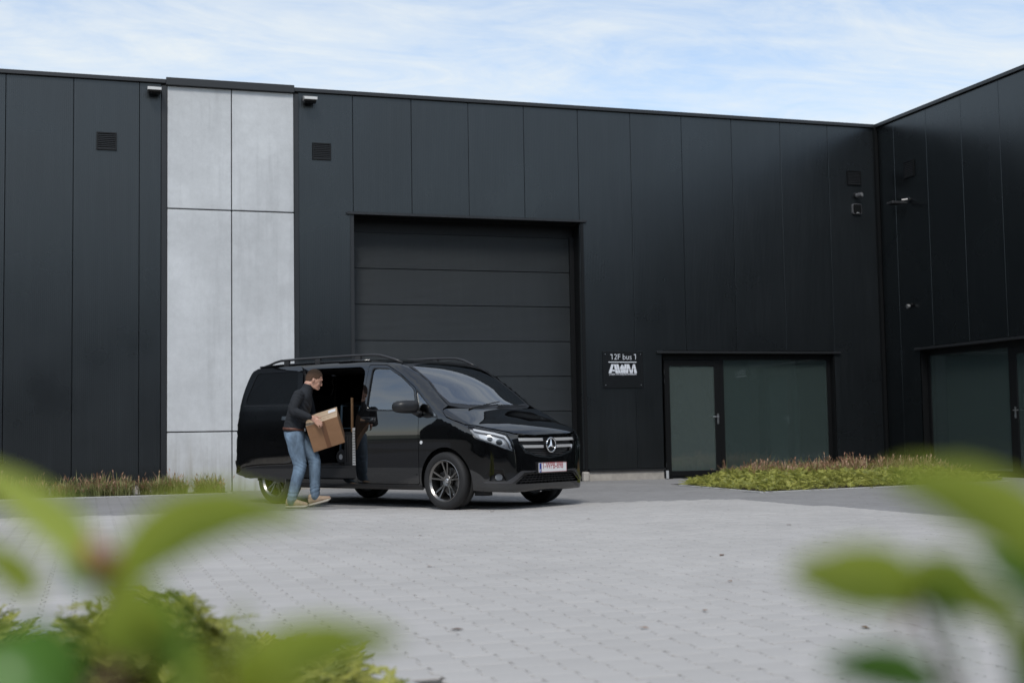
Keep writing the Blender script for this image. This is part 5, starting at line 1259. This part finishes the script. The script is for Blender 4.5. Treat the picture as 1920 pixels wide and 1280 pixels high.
def sprays(name, centers, zfun, size, label, n_leaf=9, mats=None, updir=.5, lean=None):
    """feathery side shoots: a twig with pairs of short leaflets"""
    V, F, MI = [], [], []
    for (x, y) in centers:
        z0 = zfun(x, y) * RNG.uniform(.25, 1.0); a = RNG.uniform(0, 2 * math.pi); L = size * RNG.uniform(.6, 1.3); el = RNG.uniform(-.1, updir + .35)
        d = np.array([math.cos(a) * math.cos(el), math.sin(a) * math.cos(el), math.sin(el)]); s = np.array([-math.sin(a), math.cos(a), 0.]); u = np.cross(s, d) * -1
        p = np.array([x, y, z0]); mi = 0 if RNG.random() < .72 else 1; droop = RNG.uniform(.1, .5) * L
        b = len(V); pts = []
        for k in range(n_leaf + 1):
            t = k / n_leaf; q = p + d * L * t - np.array([0, 0, droop * t * t]); pts.append(q)
        for k in range(n_leaf):
            t = k / n_leaf; q = pts[k]; ll = L * .30 * (1 - .62 * t) * RNG.uniform(.8, 1.2)
            for sg in (-1, 1):
                tip = q + s * sg * ll * .85 + d * ll * .62 + u * RNG.uniform(-.25, .35) * ll; w = d * ll * .17 + u * ll * .05
                b = len(V); m_ = (q + tip) / 2 + u * ll * .12
                V += [tuple(q - w), tuple(q + w), tuple(m_ + w * 1.25), tuple(tip), tuple(m_ - w * 1.25)]; F.append((b, b + 1, b + 2, b + 3, b + 4)); MI.append(mi)
        b = len(V); th = .0022
        V += [tuple(pts[0] - s * th), tuple(pts[0] + s * th), tuple(pts[-1] + s * th * .4), tuple(pts[-1] - s * th * .4)]; F.append((b, b + 1, b + 2, b + 3)); MI.append(2)
    o = arr_mesh(name, V, F, [M_COVER, M_COVERD, M_TWIG], mi=MI); return tag(o, label, None, None, 'stuff')
# corner bed cover
def dist_in(poly):
    P = np.array(poly); Bq = np.roll(P, -1, 0)
    def f(x, y):
        p = np.array([x, y]); best = 9
        for a, b in zip(P, Bq):
            e = b - a; t = np.clip((p - a) @ e / (e @ e), 0, 1); best = min(best, np.linalg.norm(p - a - t * e))
        return best
    return f
dR = dist_in(BED_R)
c = in_poly(BED_R, 9000); c = c[(c[:, 1] < 20.6)]
sprays('ground_cover', c[:6500], lambda x, y: .05 + .16 * min(1, dR(x, y) / .7), .15, 'bright green creeping ground cover in the corner bed', 6, updir=.5)
# near bed: feathery low conifer
NB = [(-2.2, 3.6), (-2.2, 5.5), (.20, 5.50), (.48, 5.38), (.66, 5.08), (.74, 4.72), (.80, 4.2), (.85, 3.6)]
dN = dist_in(BED_N)
c = in_poly(NB, 9500)
def zN(x, y): return (.07 + .36 * min(1., dN(x, y) / .5)) * (.75 + .35 * math.sin(x * 3.1 + 1) * math.sin(y * 2.3) + .15 * math.sin(x * 9)) * (1. if x < .2 else max(.5, 1. - .8 * (x - .2)))
sprays('ground_cover', c, zN, .135, 'feathery yellow-green creeping conifer in the near bed', 10, updir=.55)
V, F = [], []
tw = MB()
for k in range(46):
    x, y = in_poly(NB, 1)[0]; z = zN(x, y); a = RNG.uniform(0, 2 * math.pi); L = RNG.uniform(.15, .4)
    tw.tube([(x, y, .0), (x + .3 * L * math.cos(a), y + .3 * L * math.sin(a), z * .7), (x + L * math.cos(a), y + L * math.sin(a), z * .75)], [.006, .004, .002], 5)
tag(tw.build('twigs', M_TWIG), 'thin brown twigs among the near ground cover', None, None, 'stuff')

# ---------------------------------------------------------------- leafy shrubs close to the lens
M_LEAFB = leaf_mat('young_leaf', (.28, .39, .02), (.52, .59, .11), .5, .30, 9)
M_LEAFD = leaf_mat('old_leaf', (.07, .20, .03), (.18, .36, .07), .4, .25, 9)
M_LEAFR = leaf_mat('red_bud', (.45, .10, .05), (.50, .19, .09), .3)
M_STEM = mat('green_brown_stem', (.13, .085, .045), .6, var=.2, vscale=40)
CAMP = Vector((0, 0, CAM_H))
def at(px, py, d): return CAMP + (CF + CR * ((px - 960) / 2470.) - CU * ((py - 640) / 2470.)) * d
def leaf(parent, p0, p1, p2, w, m, roll=0., fold=.35):
    """blade along the quadratic curve p0-p1-p2, half width w"""
    p0, p1, p2 = Vector(p0), Vector(p1), Vector(p2); n = 10; V = []; F = []
    for k in range(n + 1):
        t = k / n; c = p0 * (1 - t) ** 2 + p1 * 2 * t * (1 - t) + p2 * t * t; d = ((p1 - p0) * (1 - t) + (p2 - p1) * t).normalized()
        s = d.cross(Vector((0, 0, 1))); s = (s.normalized() if s.length > 1e-3 else CR.copy()); u = s.cross(d)
        s2 = s * math.cos(roll) + u * math.sin(roll); u2 = s2.cross(d)
        ww = w * (math.sin(math.pi * min(1, t * .96 + .04)) ** .75) * (1 - .25 * t) + .0006
        for q in (-1, -.5, 0, .5, 1): V.append(tuple(c + s2 * ww * q + u2 * (abs(q) * ww * fold + .0012 * math.sin(t * 26 + q * 3) * abs(q))))
    for k in range(n):
        for j in range(4): b = k * 5 + j; F.append((b, b + 1, b + 6, b + 5))
    return mesh('leaf', V, F, m, parent, False, True)
def shrub(label, base, stems, leaves, buds=()):
    t = thing('leafy_shrub', label, 'shrub', base)
    for s in stems:
        pts = crom([tuple(p) for p in s], 5); mb = MB(); mb.tube([tuple(p) for p in pts], list(np.linspace(.0045, .0016, len(pts))), 7); mb.build('stem', M_STEM, t, False, True)
    for l in leaves: leaf(t, *l)
    for b0, b1 in buds:
        d = (Vector(b1) - Vector(b0)); V = MB(); V.tube([Vector(b0), Vector(b0) + d * .3, Vector(b0) + d * .7, Vector(b1)], [.002, .0048, .004, .0006], 8); V.build('bud', M_LEAFR, t, False, True)
    return t
def extra(stem_pts, n, rng_seed, w=.014, L=.075, zmax=9.):
    r = random.Random(rng_seed); out = []; P = crom([tuple(p) for p in stem_pts], 8)
    for k in range(n):
        f = (k + .5) / n; p = Vector(P[int(f * (len(P) - 1))])
        if p.z > zmax: continue
        a = k * 2.4 + r.uniform(-.4, .4); el = r.uniform(.1, .6); d = Vector((math.cos(a) * math.cos(el), math.sin(a) * math.cos(el), math.sin(el)))
        l = L * r.uniform(.8, 1.2); out.append((p, p + d * l * .5 + Vector((0, 0, .012)), p + d * l - Vector((0, 0, .01)), w * r.uniform(.8, 1.1), M_LEAFD if r.random() < .6 else M_LEAFB, r.uniform(-.4, .4)))
    return out
K = .93         # the shrubs stand about half a metre in front of the lens
_at = at
def at(px, py, d): return _at(px, py, d * K)
D1 = .60
# left-hand shrub: main shoot ends in a red bud
j = at(196, 1120, D1); g1 = Vector((j.x - .02, j.y + .01, 0.)); mid1 = Vector((j.x - .008, j.y + .012, .40)); top = at(190, 1062, D1)
st1 = [g1, mid1, at(205, 1230, D1), j, top]
j2 = at(150, 1330, .56); g2 = Vector((j2.x - .05, j2.y - .04, 0)); st2 = [g2, Vector((j2.x - .02, j2.y - .01, .42)), j2, at(262, 1240, .58)]
j3 = at(420, 1330, .62); st3 = [Vector((j3.x, j3.y - .03, 0)), Vector((j3.x - .005, j3.y, .45)), j3, at(425, 1262, .62)]
LL = [
 (at(212, 1110, D1), at(330, 915, D1 - .01), at(590, 975, D1 - .04), .0150, M_LEAFB, 1.05),
 (at(182, 1075, D1), at(140, 975, D1 + .02), at(-90, 855, D1 + .04), .0105, M_LEAFB, .95),
 (at(182, 1100, D1), at(120, 1010, D1 + .05), at(165, 915, D1 + .09), .0130, M_LEAFD, 1.2),
 (at(75, 1112, .63), at(10, 1080, .62), at(-60, 1010, .61), .0120, M_LEAFB, 1.0),
 (at(175, 1215, D1), at(250, 1150, .57), at(345, 1205, .55), .0210, M_LEAFB, 1.2),
 (at(262, 1215, .58), at(320, 1130, .56), at(350, 1330, .54), .0180, M_LEAFD, 1.3),
 (at(150, 1300, D1), at(70, 1195, .58), at(-40, 1290, .55), .0180, M_LEAFD, 1.2),
 (at(120, 1340, .56), at(60, 1260, .55), at(-40, 1220, .56), .0230, M_LEAFD, 1.1),
 (at(440, 1262, .62), at(475, 1200, .63), at(448, 1140, .66), .0120, M_LEAFB, 1.2),
 (at(430, 1305, .62), at(545, 1195, .60), at(760, 1200, .57), .0150, M_LEAFB, 1.0),
 (at(410, 1290, .62), at(360, 1250, .60), at(300, 1310, .58), .0170, M_LEAFB, 1.1),
 (at(430, 1320, .62), at(520, 1290, .58), at(600, 1345, .55), .0190, M_LEAFB, 1.1)]
LL += extra([g1, mid1, at(205, 1390, D1)], 12, 3) + extra([g2, Vector((j2.x - .02, j2.y - .01, .42)), j2], 10, 4, zmax=.70) + extra([st3[0], st3[1], j3], 10, 5, zmax=.70)
shrub('blurred green shrub close to the lens, with a red bud, lower left', g1, [st1, st2, st3], LL, [(at(192, 1075, D1), at(168, 1008, D1 + .005)), (at(194, 1075, D1), at(214, 1030, D1)), (at(190, 1078, D1), at(186, 1020, D1 - .01))])
# right-hand shrub
k1 = at(1800, 1330, .60); G1 = Vector((k1.x + .02, k1.y + .02, 0)); s1 = [G1, Vector((k1.x + .01, k1.y + .01, .42)), k1, at(1765, 1240, .60), at(1718, 1128, .60)]
k2 = at(1935, 1330, .58); G2 = Vector((k2.x + .03, k2.y, 0)); s2 = [G2, Vector((k2.x + .02, k2.y, .42)), k2, at(1960, 1150, .57), at(1975, 1040, .56)]
RL = [
 (at(1995, 1070, .56), at(1890, 925, .55), at(1650, 890, .53), .0155, M_LEAFB, -1.05),
 (at(1735, 1130, .60), at(1640, 1085, .58), at(1475, 1068, .56), .0175, M_LEAFB, -1.05),
 (at(1690, 1110, .60), at(1830, 1070, .57), at(1960, 1290, .52), .0195, M_LEAFB, 1.0),
 (at(1790, 1105, .585), at(1885, 1130, .57), at(1950, 1300, .56), .0165, M_LEAFB, .7),
 (at(1735, 1130, .60), at(1775, 1150, .57), at(1805, 1265, .54), .0150, M_LEAFD, 1.3),
 (at(1985, 1150, .57), at(1915, 1100, .58), at(1830, 1030, .60), .0110, M_LEAFD, -1.1),
 (at(1760, 1300, .60), at(1660, 1240, .58), at(1540, 1250, .56), .0120, M_LEAFD, -1.0),
 (at(1915, 1340, .57), at(1880, 1260, .56), at(1905, 1180, .55), .0180, M_LEAFD, 1.2),
 (at(1722, 1132, .60), at(1700, 1150, .62), at(1690, 1190, .64), .0050, M_LEAFR, .8)]
RL += extra([G1, Vector((k1.x + .01, k1.y + .01, .42)), k1], 12, 7, zmax=.70) + extra([G2, Vector((k2.x + .02, k2.y, .42)), k2], 12, 8, zmax=.70)
shrub('blurred green shrub close to the lens in the lower right corner', G1, [s1, s2], RL)

# a few dry leaves and specks on the paving
V, F = [], []
for (x, y) in [(2.4, 5.6), (2.9, 6.0), (1.6, 5.9), (3.6, 7.1), (4.3, 8.6), (2.2, 8.8), (1.25, 12.4), (5.5, 9.2), (6.2, 11.0), (4.9, 12.8), (3.3, 5.2), (6.8, 13.4), (.2, 10.6), (5.9, 6.8), (4.4, 14.6), (2.8, 11.5)]:
    a = RNG.uniform(0, 6.28); s = RNG.uniform(.012, .026); b = len(V)
    for k in range(6): t = a + k * math.pi / 3; V.append((x + s * math.cos(t) * (1.5 if k % 3 == 0 else .8), y + s * math.sin(t) * (1.5 if k % 3 == 0 else .8), .004 + RNG.uniform(0, .008)))
    F.append(tuple(range(b, b + 6)))
tag(arr_mesh('fallen_leaves', V, F, mat('dry_leaf', (.16, .085, .045), .8, island=.5)), 'small dry leaves scattered on the light paving', None, None, 'stuff')
